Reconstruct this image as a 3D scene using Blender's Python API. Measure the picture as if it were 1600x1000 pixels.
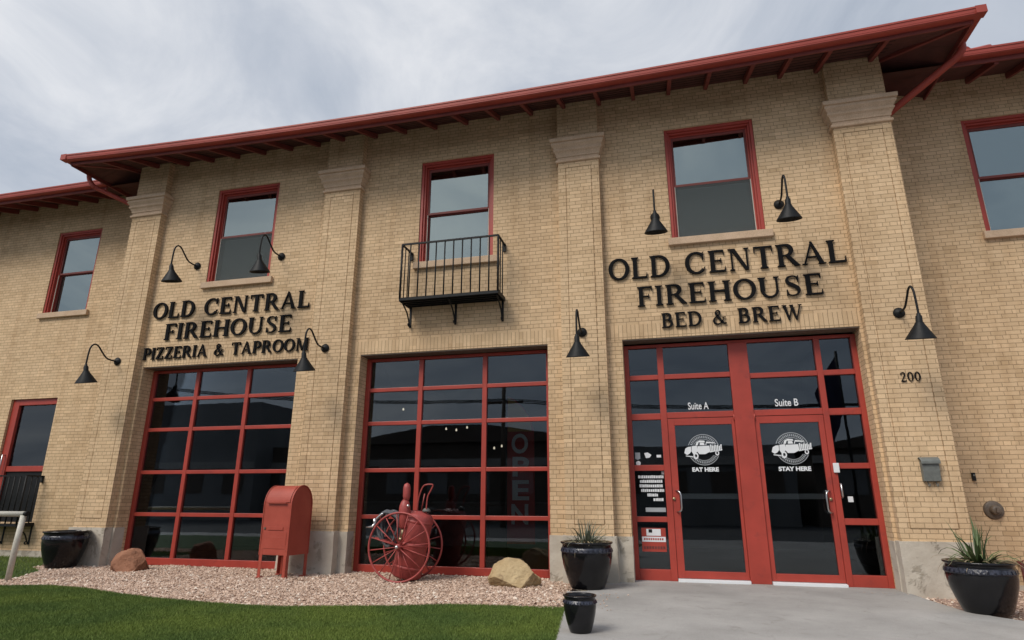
import bpy, bmesh, math, random
from mathutils import Vector, Matrix, noise
R = math.radians
scene = bpy.context.scene
for o in list(bpy.data.objects): bpy.data.objects.remove(o)
G = -1.22            # ground level at the wall (camera height is z = 0)

# ------------------------------------------------------------------ camera
cam = bpy.data.cameras.new('camera'); camo = bpy.data.objects.new('camera', cam)
scene.collection.objects.link(camo); scene.camera = camo
cam.sensor_width = 36; cam.lens = 36*952.1/1600; cam.clip_end = 500; cam.clip_start = .05
camo.location = (0, -10, 0)
p, y, r = R(16.205), R(-14.148), R(.127)
f = Vector((math.sin(y)*math.cos(p), math.cos(y)*math.cos(p), math.sin(p)))
rr = Vector((math.cos(y), -math.sin(y), 0)); uu = rr.cross(f)
r2 = math.cos(r)*rr + math.sin(r)*uu; u2 = -math.sin(r)*rr + math.cos(r)*uu
camo.rotation_euler = Matrix((r2, u2, -f)).transposed().to_euler()

# ------------------------------------------------------------------ world (overcast)
SUN_EL, SUN_AZ = 47, -30      # azimuth measured from -Y (front) towards -X (left)
w = bpy.data.worlds.new('World'); scene.world = w; w.use_nodes = True
nt = w.node_tree; nt.nodes.clear()
def N(t, **k):
    n = nt.nodes.new(t)
    for a, b in k.items(): setattr(n, a, b)
    return n
L = lambda a, b: nt.links.new(a, b)
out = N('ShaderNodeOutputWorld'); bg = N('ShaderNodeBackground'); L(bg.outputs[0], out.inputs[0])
sky = N('ShaderNodeTexSky'); sky.sky_type = 'NISHITA'; sky.sun_disc = False
sky.sun_elevation = R(SUN_EL); sky.sun_rotation = R(180 + 32); sky.dust_density = 2
tc = N('ShaderNodeTexCoord')
sep = N('ShaderNodeSeparateXYZ'); L(tc.outputs['Generated'], sep.inputs[0])
zc = N('ShaderNodeMath', operation='MAXIMUM'); L(sep.outputs[2], zc.inputs[0]); zc.inputs[1].default_value = .0
za = N('ShaderNodeMath', operation='ADD'); L(zc.outputs[0], za.inputs[0]); za.inputs[1].default_value = .28
dx = N('ShaderNodeMath', operation='DIVIDE'); L(sep.outputs[0], dx.inputs[0]); L(za.outputs[0], dx.inputs[1])
dy = N('ShaderNodeMath', operation='DIVIDE'); L(sep.outputs[1], dy.inputs[0]); L(za.outputs[0], dy.inputs[1])
cb = N('ShaderNodeCombineXYZ'); L(dx.outputs[0], cb.inputs[0]); L(dy.outputs[0], cb.inputs[1]); cb.inputs[2].default_value = 50.3
n1 = N('ShaderNodeTexNoise'); L(cb.outputs[0], n1.inputs['Vector']); n1.inputs['Scale'].default_value = 2.1
n1.inputs['Detail'].default_value = 9; n1.inputs['Roughness'].default_value = .6; n1.inputs['Distortion'].default_value = .8
n2 = N('ShaderNodeTexNoise'); L(cb.outputs[0], n2.inputs['Vector']); n2.inputs['Scale'].default_value = .85
n2.inputs['Detail'].default_value = 3
ad = N('ShaderNodeMath', operation='ADD'); L(n1.outputs[0], ad.inputs[0]); L(n2.outputs[0], ad.inputs[1])
cr = N('ShaderNodeValToRGB'); ha = N('ShaderNodeMath', operation='MULTIPLY'); ha.inputs[1].default_value = .5
L(ad.outputs[0], ha.inputs[0]); L(ha.outputs[0], cr.inputs[0])
e = cr.color_ramp.elements
e[0].position = .42; e[0].color = (.42, .475, .57, 1)
e[1].position = .63; e[1].color = (.86, .88, .92, 1)
q = e.new(.475); q.color = (.52, .575, .665, 1)
q = e.new(.53); q.color = (.61, .655, .735, 1)
sm = N('ShaderNodeMixRGB', blend_type='MULTIPLY'); sm.inputs[0].default_value = 1; sm.inputs[2].default_value = (.09, .09, .09, 1)
L(sky.outputs[0], sm.inputs[1])
mx = N('ShaderNodeMixRGB'); mx.inputs[0].default_value = .9; L(sm.outputs[0], mx.inputs[1]); L(cr.outputs[0], mx.inputs[2])
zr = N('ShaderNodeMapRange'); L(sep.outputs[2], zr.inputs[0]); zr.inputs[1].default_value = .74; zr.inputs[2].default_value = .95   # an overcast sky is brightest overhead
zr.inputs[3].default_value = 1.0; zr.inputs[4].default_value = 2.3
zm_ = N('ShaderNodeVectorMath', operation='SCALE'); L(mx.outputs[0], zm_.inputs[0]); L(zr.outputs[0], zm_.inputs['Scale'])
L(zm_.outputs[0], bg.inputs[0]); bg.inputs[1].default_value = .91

sl = bpy.data.lights.new('sun', 'SUN'); sl.energy = 2.45; sl.angle = R(24); sl.color = (1, .935, .84)
so = bpy.data.objects.new('sun', sl); scene.collection.objects.link(so)
az = R(SUN_AZ); el = R(SUN_EL)
d = Vector((math.sin(az)*math.cos(el), -math.cos(az)*math.cos(el), math.sin(el)))   # towards the sun
so.rotation_euler = d.to_track_quat('Z', 'Y').to_euler(); so.location = (0, -10, 15)

scene.view_settings.view_transform = 'Standard'; scene.view_settings.look = 'None'
scene.view_settings.exposure = .08; scene.view_settings.gamma = 1
scene.render.engine = 'CYCLES'; scene.cycles.max_bounces = 6

# ------------------------------------------------------------------ materials
MATS = {}
class NT:
    def __init__(s, name):
        s.m = bpy.data.materials.new(name); s.m.use_nodes = True; s.t = s.m.node_tree; s.t.nodes.clear()
        s.out = s.n('ShaderNodeOutputMaterial')
    def n(s, t, ins=None, **k):
        n = s.t.nodes.new(t)
        for a, b in k.items(): setattr(n, a, b)
        for a, b in (ins or {}).items():
            if isinstance(b, bpy.types.NodeSocket): s.t.links.new(b, n.inputs[a])
            else: n.inputs[a].default_value = b
        return n
    def mix(s, a, b, fac, mode='MIX'):
        return s.n('ShaderNodeMixRGB', {0: fac, 1: a, 2: b}, blend_type=mode).outputs[0]
    def noise(s, scale, detail=4, rough=.5, vec=None, dist=0):
        i = {'Scale': scale, 'Detail': detail, 'Roughness': rough, 'Distortion': dist}
        i['Vector'] = vec if vec is not None else s.pos()
        return s.n('ShaderNodeTexNoise', i).outputs[0]
    def pos(s):
        if not hasattr(s, '_p'): s._p = s.n('ShaderNodeNewGeometry').outputs['Position']
        return s._p
    def ramp(s, fac, *st):
        n = s.n('ShaderNodeValToRGB', {0: fac}); el = n.color_ramp.elements
        el[0].position, el[0].color = st[0][0], tuple(st[0][1])+(1,)
        el[1].position, el[1].color = st[-1][0], tuple(st[-1][1])+(1,)
        for a, b in st[1:-1]:
            q = el.new(a); q.color = tuple(b)+(1,)
        return n.outputs[0]
    def done(s, col, rough=.6, bump=None, bs=.3, bd=.01, metal=0, spec=.5, coat=0, emit=None, es=0):
        b = s.n('ShaderNodeBsdfPrincipled', {'Base Color': col, 'Roughness': rough, 'Metallic': metal,
                'Specular IOR Level': spec, 'Coat Weight': coat})
        if emit: b.inputs['Emission Color'].default_value = emit; b.inputs['Emission Strength'].default_value = es
        if bump is not None:
            bn = s.n('ShaderNodeBump', {'Strength': bs, 'Distance': bd, 'Height': bump}); s.t.links.new(bn.outputs[0], b.inputs['Normal'])
        s.t.links.new(b.outputs[0], s.out.inputs[0]); return s.m
def c4(c): return (c[0], c[1], c[2], 1)

def brick(name, soldier=False, stain=1.0):
    m = NT(name); pos = m.pos()
    sp = m.n('ShaderNodeSeparateXYZ', {0: pos})
    ns = m.n('ShaderNodeTexNoise', {'Vector': pos, 'Scale': 7, 'Detail': 2})
    wob = m.n('ShaderNodeMath', {0: ns.outputs[0], 1: .010}, operation='MULTIPLY').outputs[0]
    xy = m.n('ShaderNodeMath', {0: sp.outputs[0], 1: sp.outputs[1]}, operation='ADD').outputs[0]
    xy = m.n('ShaderNodeMath', {0: xy, 1: 30.0}, operation='ADD').outputs[0]
    zz = m.n('ShaderNodeMath', {0: sp.outputs[2], 1: 4.0 + .57}, operation='ADD').outputs[0]
    zz = m.n('ShaderNodeMath', {0: zz, 1: wob}, operation='ADD').outputs[0]
    a, b = (zz, xy) if soldier else (xy, zz)
    v = m.n('ShaderNodeCombineXYZ', {0: a, 1: b}).outputs[0]
    bi = {'Vector': v, 'Color1': (.69, .505, .318, 1), 'Color2': (.61, .44, .27, 1), 'Mortar': (.37, .26, .157, 1),
          'Scale': 1.0, 'Mortar Size': .0058, 'Mortar Smooth': .45, 'Bias': -.1, 'Brick Width': .246 if soldier else .206, 'Row Height': .0685}
    br = m.n('ShaderNodeTexBrick', bi, offset=0 if soldier else .5, offset_frequency=2, squash=1 if soldier else .5, squash_frequency=6)
    # each brick has a slight tone of its own; broad weathering over the wall
    cell = m.n('ShaderNodeTexWhiteNoise', {}, noise_dimensions='2D')
    sc = m.n('ShaderNodeVectorMath', {0: v, 1: (1/.206, 1/.0685, 1)}, operation='MULTIPLY').outputs[0]
    fl = m.n('ShaderNodeVectorMath', {0: sc}, operation='FLOOR').outputs[0]; m.t.links.new(fl, cell.inputs['Vector'])
    tone = m.ramp(cell.outputs['Value'], (0, (.80, .77, .72)), (.12, (.93, .92, .90)), (.5, (1, 1, 1)), (.9, (1.05, 1.04, 1.03)), (1, (1.20, 1.19, 1.17)))
    col = m.mix(br.outputs['Color'], tone, .65, 'MULTIPLY')
    big = m.ramp(m.noise(.55, 6, .6), (.3, (.86, .84, .82)), (.55, (1, 1, 1)), (.75, (1.05, 1.04, 1.02)))
    col = m.mix(col, big, stain, 'MULTIPLY')
    stv = m.n('ShaderNodeVectorMath', {0: pos, 1: (4.5, 4.5, .30)}, operation='MULTIPLY').outputs[0]
    st = m.ramp(m.noise(1.0, 5, .6, stv), (.32, (.84, .80, .76)), (.5, (1, 1, 1)), (.8, (1, 1, 1)))
    col = m.mix(col, st, .75*stain, 'MULTIPLY')
    sp2 = m.ramp(m.noise(90, 3, .7), (.3, (.88, .87, .85)), (.7, (1.08, 1.08, 1.08)))
    col = m.mix(col, sp2, .8, 'MULTIPLY')
    fine = m.noise(70, 3)
    h = m.n('ShaderNodeMath', {0: br.outputs['Fac'], 1: -1.0}, operation='MULTIPLY').outputs[0]
    h = m.n('ShaderNodeMath', {0: fine, 1: .35, 2: h}, operation='MULTIPLY_ADD').outputs[0]
    h = m.n('ShaderNodeMath', {0: cell.outputs['Value'], 1: .25, 2: h}, operation='MULTIPLY_ADD').outputs[0]
    return m.done(col, .86, h, .55, .006, spec=.25)

def paint(name, col, rough=.5, var=.12, scale=6, coat=0, dirt=None, spec=.5):
    m = NT(name)
    a = tuple(x*(1-var) for x in col); b = tuple(min(1, x*(1+var)) for x in col)
    cc = m.ramp(m.noise(scale, 5, .6), (.3, a), (.7, b))
    if dirt:
        cc = m.mix(cc, c4(dirt), m.ramp(m.noise(scale*2.3, 6, .7), (.56, (0, 0, 0)), (.75, (.75, .75, .75))))
    return m.done(cc, rough, m.noise(scale*6, 3), .12, .004, coat=coat, spec=spec)

def build_mats():
    M = MATS
    M['brick'] = brick('tan_brick'); M['soldier'] = brick('tan_brick_soldier', True)
    M['red'] = paint('red_paint', (.36, .047, .031), .42, .14, 2.2, dirt=(.22, .037, .03))
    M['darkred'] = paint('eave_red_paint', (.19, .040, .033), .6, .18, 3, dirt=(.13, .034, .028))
    M['gutter'] = paint('gutter_red', (.34, .053, .036), .55, .14, 1.6)
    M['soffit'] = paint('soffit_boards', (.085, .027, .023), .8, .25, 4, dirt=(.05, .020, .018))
    M['postred'] = paint('mailbox_red', (.34, .053, .036), .42, .13, 5, dirt=(.27, .075, .05))
    m = NT('faded_mailbox_red')
    col = m.ramp(m.noise(3.5, 7, .65), (.3, (.33, .055, .034)), (.7, (.41, .078, .05)))
    sp_ = m.ramp(m.noise(26, 6, .75, dist=1.5), (.62, (0, 0, 0)), (.68, (.85, .85, .85)))
    col = m.mix(col, (.16, .07, .045, 1), sp_)
    sc_ = m.ramp(m.noise(9, 8, .8, dist=2.5), (.66, (0, 0, 0)), (.72, (.6, .6, .6)))
    col = m.mix(col, (.50, .19, .15, 1), sc_)
    M['postred'] = m.done(col, .45, m.noise(8, 4), .3, .006)
    M['wheelred'] = paint('cart_red', (.35, .062, .055), .5, .22, 12, dirt=(.19, .055, .05))
    M['black'] = paint('black_metal', (.010, .011, .012), .55, .3, 20, spec=.25)
    M['letter'] = NT('black_letter').done((.007, .007, .008, 1), .8, spec=.12)
    M['silver'] = NT('brushed_steel').done((.6, .6, .6, 1), .28, metal=1)
    M['brass'] = NT('aged_brass').done((.45, .36, .22, 1), .4, metal=1)
    M['white'] = paint('white_vinyl', (.72, .74, .76), .5, .03)
    M['grey_vinyl'] = paint('grey_vinyl', (.34, .36, .38), .5, .05)
    M['handrail'] = paint('peeling_white_paint', (.55, .52, .45), .6, .12, 14, dirt=(.25, .19, .13))
    M['greybox'] = paint('grey_green_metal', (.14, .15, .14), .5, .2, 15, dirt=(.09, .085, .07))
    M['hose'] = paint('grey_hose', (.10, .105, .115), .8, .35, 40)
    M['rust'] = paint('old_bronze', (.13, .10, .075), .5, .3, 20)
    M['valve'] = paint('dark_red_iron', (.14, .035, .03), .55, .3, 20)
    M['soil'] = paint('potting_soil', (.05, .035, .025), .95, .4, 40)
    M['rooftile'] = paint('roof_red', (.35, .08, .05), .7, .2, 5)
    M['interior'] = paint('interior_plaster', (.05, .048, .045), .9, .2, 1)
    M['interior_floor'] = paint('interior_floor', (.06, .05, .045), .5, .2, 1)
    M['furniture'] = paint('dark_wood', (.09, .06, .04), .6, .3, 5)
    M['shade'] = paint('window_blind', (.30, .31, .30), .9, .05, 3)
    M['asphalt'] = paint('asphalt', (.05, .05, .052), .9, .2, 3)
    M['far'] = paint('far_building', (.10, .08, .065), .9, .2, .3)
    M['far2'] = paint('far_building_grey', (.20, .20, .20), .9, .2, .3)
    M['terracotta'] = paint('terracotta', (.36, .13, .08), .8, .15, 9)
    M['flagcloth'] = paint('flag_cloth', (.03, .03, .07), .9, .3, 1)
    M['banner_red'] = paint('banner_red', (.50, .05, .05), .8, .1, 2)
    M['banner_gold'] = paint('banner_gold', (.55, .33, .08), .8, .1, 2)
    m = NT('bulb'); M['bulb'] = m.done((1, .9, .75, 1), .4, emit=(1, .85, .65, 1), es=1.6)
    # carved stone
    m = NT('sandstone_trim')
    col = m.ramp(m.noise(5, 6, .6), (.3, (.50, .355, .235)), (.7, (.60, .44, .305)))
    col = m.mix(col, m.ramp(m.noise(60, 2), (.3, (.85, .85, .85)), (.7, (1.1, 1.1, 1.1))), 1, 'MULTIPLY')
    M['stone'] = m.done(col, .85, m.noise(50, 4), .3, .004)
    m = NT('plinth_stone')
    col = m.ramp(m.noise(2.2, 6, .62), (.3, (.43, .375, .305)), (.7, (.57, .52, .44)))
    dk = m.ramp(m.noise(2.6, 9, .66, dist=.8), (.56, (0, 0, 0)), (.62, (.7, .7, .7)))
    col = m.mix(col, (.27, .23, .175, 1), dk)
    hh = m.noise(9, 8, .7)
    M['plinth'] = m.done(col, .9, m.mix(hh, dk, .4), .9, .02)
    # concrete
    m = NT('concrete_paving')
    col = m.ramp(m.noise(.9, 8, .62), (.28, (.27, .26, .245)), (.72, (.43, .415, .395)))
    col = m.mix(col, m.ramp(m.noise(180, 2), (.3, (.82, .82, .82)), (.7, (1.1, 1.1, 1.1))), 1, 'MULTIPLY')
    col = m.mix(col, m.ramp(m.noise(3.2, 7, .7, dist=1.2), (.56, (1, 1, 1)), (.70, (.80, .79, .77))), 1, 'MULTIPLY')
    M['concrete'] = m.done(col, .82, m.noise(120, 4), .25, .003)
    m = NT('gravel_bed')
    vo = m.n('ShaderNodeTexVoronoi', {'Vector': m.pos(), 'Scale': 38.0})
    col = m.ramp(vo.outputs['Color'], (.1, (.30, .19, .145)), (.5, (.42, .28, .22)), (.9, (.58, .42, .34)))
    dd = m.ramp(vo.outputs['Distance'], (.2, (1, 1, 1)), (.75, (.42, .38, .34)))
    M['gravel'] = m.done(m.mix(col, dd, .8, 'MULTIPLY'), .9, vo.outputs['Distance'], -.8, .015)
    m = NT('gravel_stone')
    oi = m.n('ShaderNodeAttribute', attribute_name='tone')
    col = m.ramp(oi.outputs['Fac'], (0, (.30, .195, .135)), (.35, (.49, .345, .255)), (.75, (.62, .47, .37)), (1, (.78, .69, .58)))
    M['pebble'] = m.done(col, .85)
    m = NT('turf_soil'); M['turfbase'] = m.done(m.ramp(m.noise(2, 6), (.3, (.030, .055, .014)), (.7, (.045, .078, .020))), .95)
    m = NT('turf_blade')
    oi = m.n('ShaderNodeAttribute', attribute_name='tone')
    col = m.ramp(oi.outputs['Fac'], (0, (.08, .120, .027)), (.5, (.140, .205, .046)), (.9, (.20, .27, .072)), (1, (.26, .28, .12)))
    col = m.mix(col, m.ramp(m.noise(1.1, 5), (.35, (.72, .78, .8)), (.65, (1.18, 1.1, .95))), 1, 'MULTIPLY')
    M['blade'] = m.done(col, .75, spec=.2)
    for nm, a, b, dry in (('leaf', (.045, .075, .028), (.12, .17, .06), .0), ('leaf_grey', (.07, .085, .055), (.16, .175, .12), .0), ('leaf_dry', (.20, .15, .085), (.34, .28, .18), 0)):
        m = NT(nm); oi = m.n('ShaderNodeAttribute', attribute_name='tone')
        M[nm] = m.done(m.ramp(oi.outputs['Fac'], (0, a), (1, b)), .5)
    m = NT('glazed_black'); bb = m.noise(7, 3)
    M['glaze'] = m.done(m.ramp(m.noise(5, 4), (.3, (.005, .005, .006)), (.7, (.010, .010, .012))), .16, bb, .3, .02, spec=.4)
    m = NT('glazed_band'); M['glazeband'] = m.done(m.ramp(m.noise(30, 4), (.4, (.014, .016, .026)), (.7, (.05, .055, .08))), .25, m.noise(60, 2), .5, .01)
    for nm, a, b, dk in (('rock_tan', (.36, .25, .125), (.52, .40, .23), (.17, .105, .06)), ('rock_rust', (.20, .085, .045), (.36, .17, .10), (.09, .05, .035))):
        m = NT(nm); col = m.ramp(m.noise(4.5, 8, .62), (.3, a), (.7, b))
        col = m.mix(col, c4(dk), m.ramp(m.noise(6, 7, .7, dist=1), (.56, (0, 0, 0)), (.70, (.7, .7, .7))))
        M[nm] = m.done(col, .9, m.noise(22, 8, .7), .6, .02)
    def glass(nm, ior, add, tint, gcol=(1, 1, 1)):
        m = NT(nm)
        fr = m.n('ShaderNodeFresnel', {'IOR': ior}).outputs[0]
        fac = m.n('ShaderNodeMath', {0: fr, 1: add}, operation='ADD', use_clamp=True).outputs[0]
        bn = m.n('ShaderNodeBump', {'Strength': .05, 'Distance': .01, 'Height': m.noise(1.6, 2)}).outputs[0]
        g = m.n('ShaderNodeBsdfGlossy', {'Color': c4(gcol), 'Roughness': .01, 'Normal': bn}).outputs[0]
        t = m.n('ShaderNodeBsdfTransparent', {'Color': c4(tint)}).outputs[0]
        mm = m.n('ShaderNodeMixShader', {0: fac, 1: t, 2: g})
        m.t.links.new(mm.outputs[0], m.out.inputs[0]); return m.m
    M['glass'] = glass('dark_window_glass', 1.45, .035, (.62, .64, .64), (.85, .93, 1))
    M['glass_up'] = glass('coated_window_glass', 1.5, .29, (.4, .42, .42), (.84, .97, .95))
    m = NT('insect_screen')
    b = m.n('ShaderNodeBsdfDiffuse', {'Color': (.11, .125, .125, 1)}).outputs[0]
    t = m.n('ShaderNodeBsdfTransparent', {}).outputs[0]
    wv = m.n('ShaderNodeTexWave', {'Vector': m.pos(), 'Scale': 4.5, 'Distortion': 3.5}, bands_direction='Z').outputs['Fac']
    fac = m.ramp(wv, (0, (.50, .50, .50)), (1, (.64, .64, .64)))
    mm = m.n('ShaderNodeMixShader', {0: fac, 1: t, 2: b}); m.t.links.new(mm.outputs[0], m.out.inputs[0]); M['screen'] = m.m
build_mats()

# ------------------------------------------------------------------ mesh helpers
class MB:
    def __init__(s): s.v = []; s.f = []; s.sm = []
    def add(s, vs, fs, smooth=False):
        n = len(s.v); s.v += [tuple(x) for x in vs]; s.f += [tuple(i+n for i in ff) for ff in fs]; s.sm += [smooth]*len(fs); return s
    def box(s, x0, x1, y0, y1, z0, z1):
        v = [(x, y, z) for z in (z0, z1) for y in (y0, y1) for x in (x0, x1)]
        return s.add(v, [(0, 2, 3, 1), (4, 5, 7, 6), (0, 1, 5, 4), (2, 6, 7, 3), (0, 4, 6, 2), (1, 3, 7, 5)])
    def obox(s, a, b, w, h, up=Vector((0, 0, 1))):
        a, b = Vector(a), Vector(b); d = (b-a).normalized(); sx = d.cross(up).normalized(); sy = sx.cross(d)
        v = [pp + sx*i*w/2 + sy*j*h/2 for pp in (a, b) for j in (-1, 1) for i in (-1, 1)]
        return s.add(v, [(0, 1, 3, 2), (4, 6, 7, 5), (0, 4, 5, 1), (2, 3, 7, 6), (0, 2, 6, 4), (1, 5, 7, 3)])
    def tube(s, pts, rad, n=10, caps=True, smooth=True):
        pts = [Vector(q) for q in pts]; rad = rad if isinstance(rad, (list, tuple)) else [rad]*len(pts)
        vs = []; pv = None
        for i, q in enumerate(pts):
            t = (pts[min(i+1, len(pts)-1)] - pts[max(i-1, 0)]).normalized()
            if pv is None:
                a = Vector((0, 0, 1)) if abs(t.z) < .9 else Vector((1, 0, 0)); pv = t.cross(a).normalized()
            pv = (pv - t*pv.dot(t)).normalized(); w_ = t.cross(pv)
            vs += [q + (pv*math.cos(2*math.pi*k/n) + w_*math.sin(2*math.pi*k/n))*rad[i] for k in range(n)]
        fs = [(i*n+k, i*n+(k+1) % n, (i+1)*n+(k+1) % n, (i+1)*n+k) for i in range(len(pts)-1) for k in range(n)]
        s.add(vs, fs, smooth)
        if caps:
            m_ = len(s.v)-len(vs)
            s.f += [tuple(m_+k for k in range(n))[::-1], tuple(m_+(len(pts)-1)*n+k for k in range(n))]; s.sm += [False, False]
        return s
    def lathe(s, prof, c=(0, 0, 0), n=32, axis='Z', smooth=True):
        vs = []
        for r_, h in prof:
            for k in range(n):
                a = 2*math.pi*k/n; x, y_ = r_*math.cos(a), r_*math.sin(a)
                vs.append({'Z': (c[0]+x, c[1]+y_, c[2]+h), 'Y': (c[0]+x, c[1]+h, c[2]+y_), 'X': (c[0]+h, c[1]+x, c[2]+y_)}[axis])
        fs = [(i*n+k, i*n+(k+1) % n, (i+1)*n+(k+1) % n, (i+1)*n+k) for i in range(len(prof)-1) for k in range(n)]
        return s.add(vs, fs, smooth)
    def prism(s, poly, y0, y1):     # polygon in x,z extruded in y
        n = len(poly); vs = [(a, y0, b) for a, b in poly] + [(a, y1, b) for a, b in poly]
        return s.add(vs, [tuple(range(n)), tuple(range(2*n-1, n-1, -1))] + [(i, i+n, (i+1) % n+n, (i+1) % n) for i in range(n)])
    def prismx(s, poly, x0, x1):    # polygon in y,z extruded in x
        n = len(poly); vs = [(x0, a, b) for a, b in poly] + [(x1, a, b) for a, b in poly]
        return s.add(vs, [tuple(range(n)), tuple(range(2*n-1, n-1, -1))] + [(i, i+n, (i+1) % n+n, (i+1) % n) for i in range(n)])

class Root:
    pass
def thing(name, label, cat, loc=(0, 0, 0), rz=0, group=None, kind=None):
    o = bpy.data.objects.new(name, None); scene.collection.objects.link(o); o.empty_display_size = .3
    o.location = loc; o.rotation_euler = (0, 0, rz); o['label'] = label; o['category'] = cat
    if group: o['group'] = group
    return o
def obj(name, mb, mat, parent=None, bevel=0, world=False, fixn=True, label=None, attr=None):
    me = bpy.data.meshes.new(name)
    off = Vector((0, 0, 0))
    if world and parent is not None:
        q = parent
        while q is not None: off += q.location; q = q.parent
    me.from_pydata([tuple(Vector(v)-off) for v in mb.v], [], mb.f)
    me.polygons.foreach_set('use_smooth', mb.sm)
    if fixn:
        bm = bmesh.new(); bm.from_mesh(me); bmesh.ops.recalc_face_normals(bm, faces=bm.faces); bm.to_mesh(me); bm.free()
    if attr is not None:
        a = me.attributes.new('tone', 'FLOAT', 'FACE'); a.data.foreach_set('value', attr)
    me.materials.append(MATS[mat] if isinstance(mat, str) else mat)
    o = bpy.data.objects.new(name, me); scene.collection.objects.link(o)
    if parent is not None: o.parent = parent
    if bevel:
        b = o.modifiers.new('bevel', 'BEVEL'); b.width = bevel; b.segments = 2; b.limit_method = 'ANGLE'; b.angle_limit = R(35)
    if label: o['label'] = label
    return o
def tag(o, label, cat, group=None, kind=None):
    o['label'] = label; o['category'] = cat
    if group: o['group'] = group
    if kind: o['kind'] = kind
    return o
def copy_tree(o, parent=None):
    c = o.copy(); scene.collection.objects.link(c)
    if parent is not None: c.parent = parent
    for ch in list(o.children): copy_tree(ch, c)
    return c
def structure(o, kind='structure'): o['kind'] = kind; return o

# ------------------------------------------------------------------ ground
def poly_sheet(pts, z, mb=None):
    mb = mb or MB(); mb.add([(a, b, z) for a, b in pts], [tuple(range(len(pts)))]); return mb
ground = MB(); ground.add([(-150, -150, G-.46), (150, -150, G-.46), (150, 150, G-.46), (-150, 150, G-.46)], [(0, 1, 2, 3)])
structure(obj('ground', ground, 'asphalt'))
LAWN = [(-13.5, -2.9), (-11.5, -2.85), (-10.2, -2.8), (-9.31, -2.71), (-8.71, -2.50), (-7.97, -2.58), (-7.04, -2.88), (-6.36, -3.03), (-5.52, -3.16), (-4.96, -3.2),
        (-4.45, -3.18), (-3.91, -3.0), (-3.19, -2.80), (-2.66, -2.56), (-2.05, -2.47), (-1.73, -2.47), (-1.27, -2.41)]
def slab(pts, z0, z1, closed=True):
    n = len(pts); mb = MB()
    mb.add([(a, b, z0) for a, b in pts]+[(a, b, z1) for a, b in pts], [tuple(range(n, 2*n)), tuple(range(n-1, -1, -1))]+[(i, (i+1) % n, (i+1) % n+n, i+n) for i in range(n)])
    return mb
lawn_poly = [(-25, -3.3)] + LAWN + [(-1.02, -4.6), (-.8, -7.5), (-25, -7.5)]
structure(obj('lawn_bed', slab(lawn_poly, G-.44, G-.012), 'turfbase'))
back_lawn = [(-25, -2.0), (-12, -2.1), (-10.1, -2.05), (-10.14, -1.8), (-10.43, -1.34), (-10.75, -.95), (-11.4, -.55), (-11.6, .93), (-25, .93)]
structure(obj('side_lawn_bed', slab(back_lawn, G-.44, G-.03), 'turfbase'))
structure(obj('gravel_base', slab([(-25, -3.4), (-1.1, -3.4), (-1.30, -1.2), (-1.5, -1.1), (-1.5, .45), (-12, .45), (-12, .93), (-25, .93)], G-.45, G-.035), 'gravel'))
path = [(-1.02, -4.6), (-1.20, -3.21), (-1.27, -2.41), (-1.42, -1.29), (-1.46, -1.16), (-1.2, -1.08), (-1.2, .5), (3.0, .5), (3.0, -.1), (3.04, -.8), (3.12, -1.5), (3.3, -1.8), (3.5, -2.02), (4.4, -2.5), (9, -3.2), (9, -9.5), (-.5, -9.5), (-.8, -7.5)]
structure(obj('concrete_path', slab(path, G-.43, G), 'concrete', bevel=.008))
structure(obj('side_gravel_bed', slab([(2.98, .94), (2.98, -2.2), (9, -3.6), (12, -3.6), (12, .94)], G-.42, G-.05), 'gravel'))
structure(obj('pavement', slab([(-25, -9.5), (25, -9.5), (25, -7.5), (-25, -7.5)], G-.41, G-.05), 'concrete'))

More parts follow.
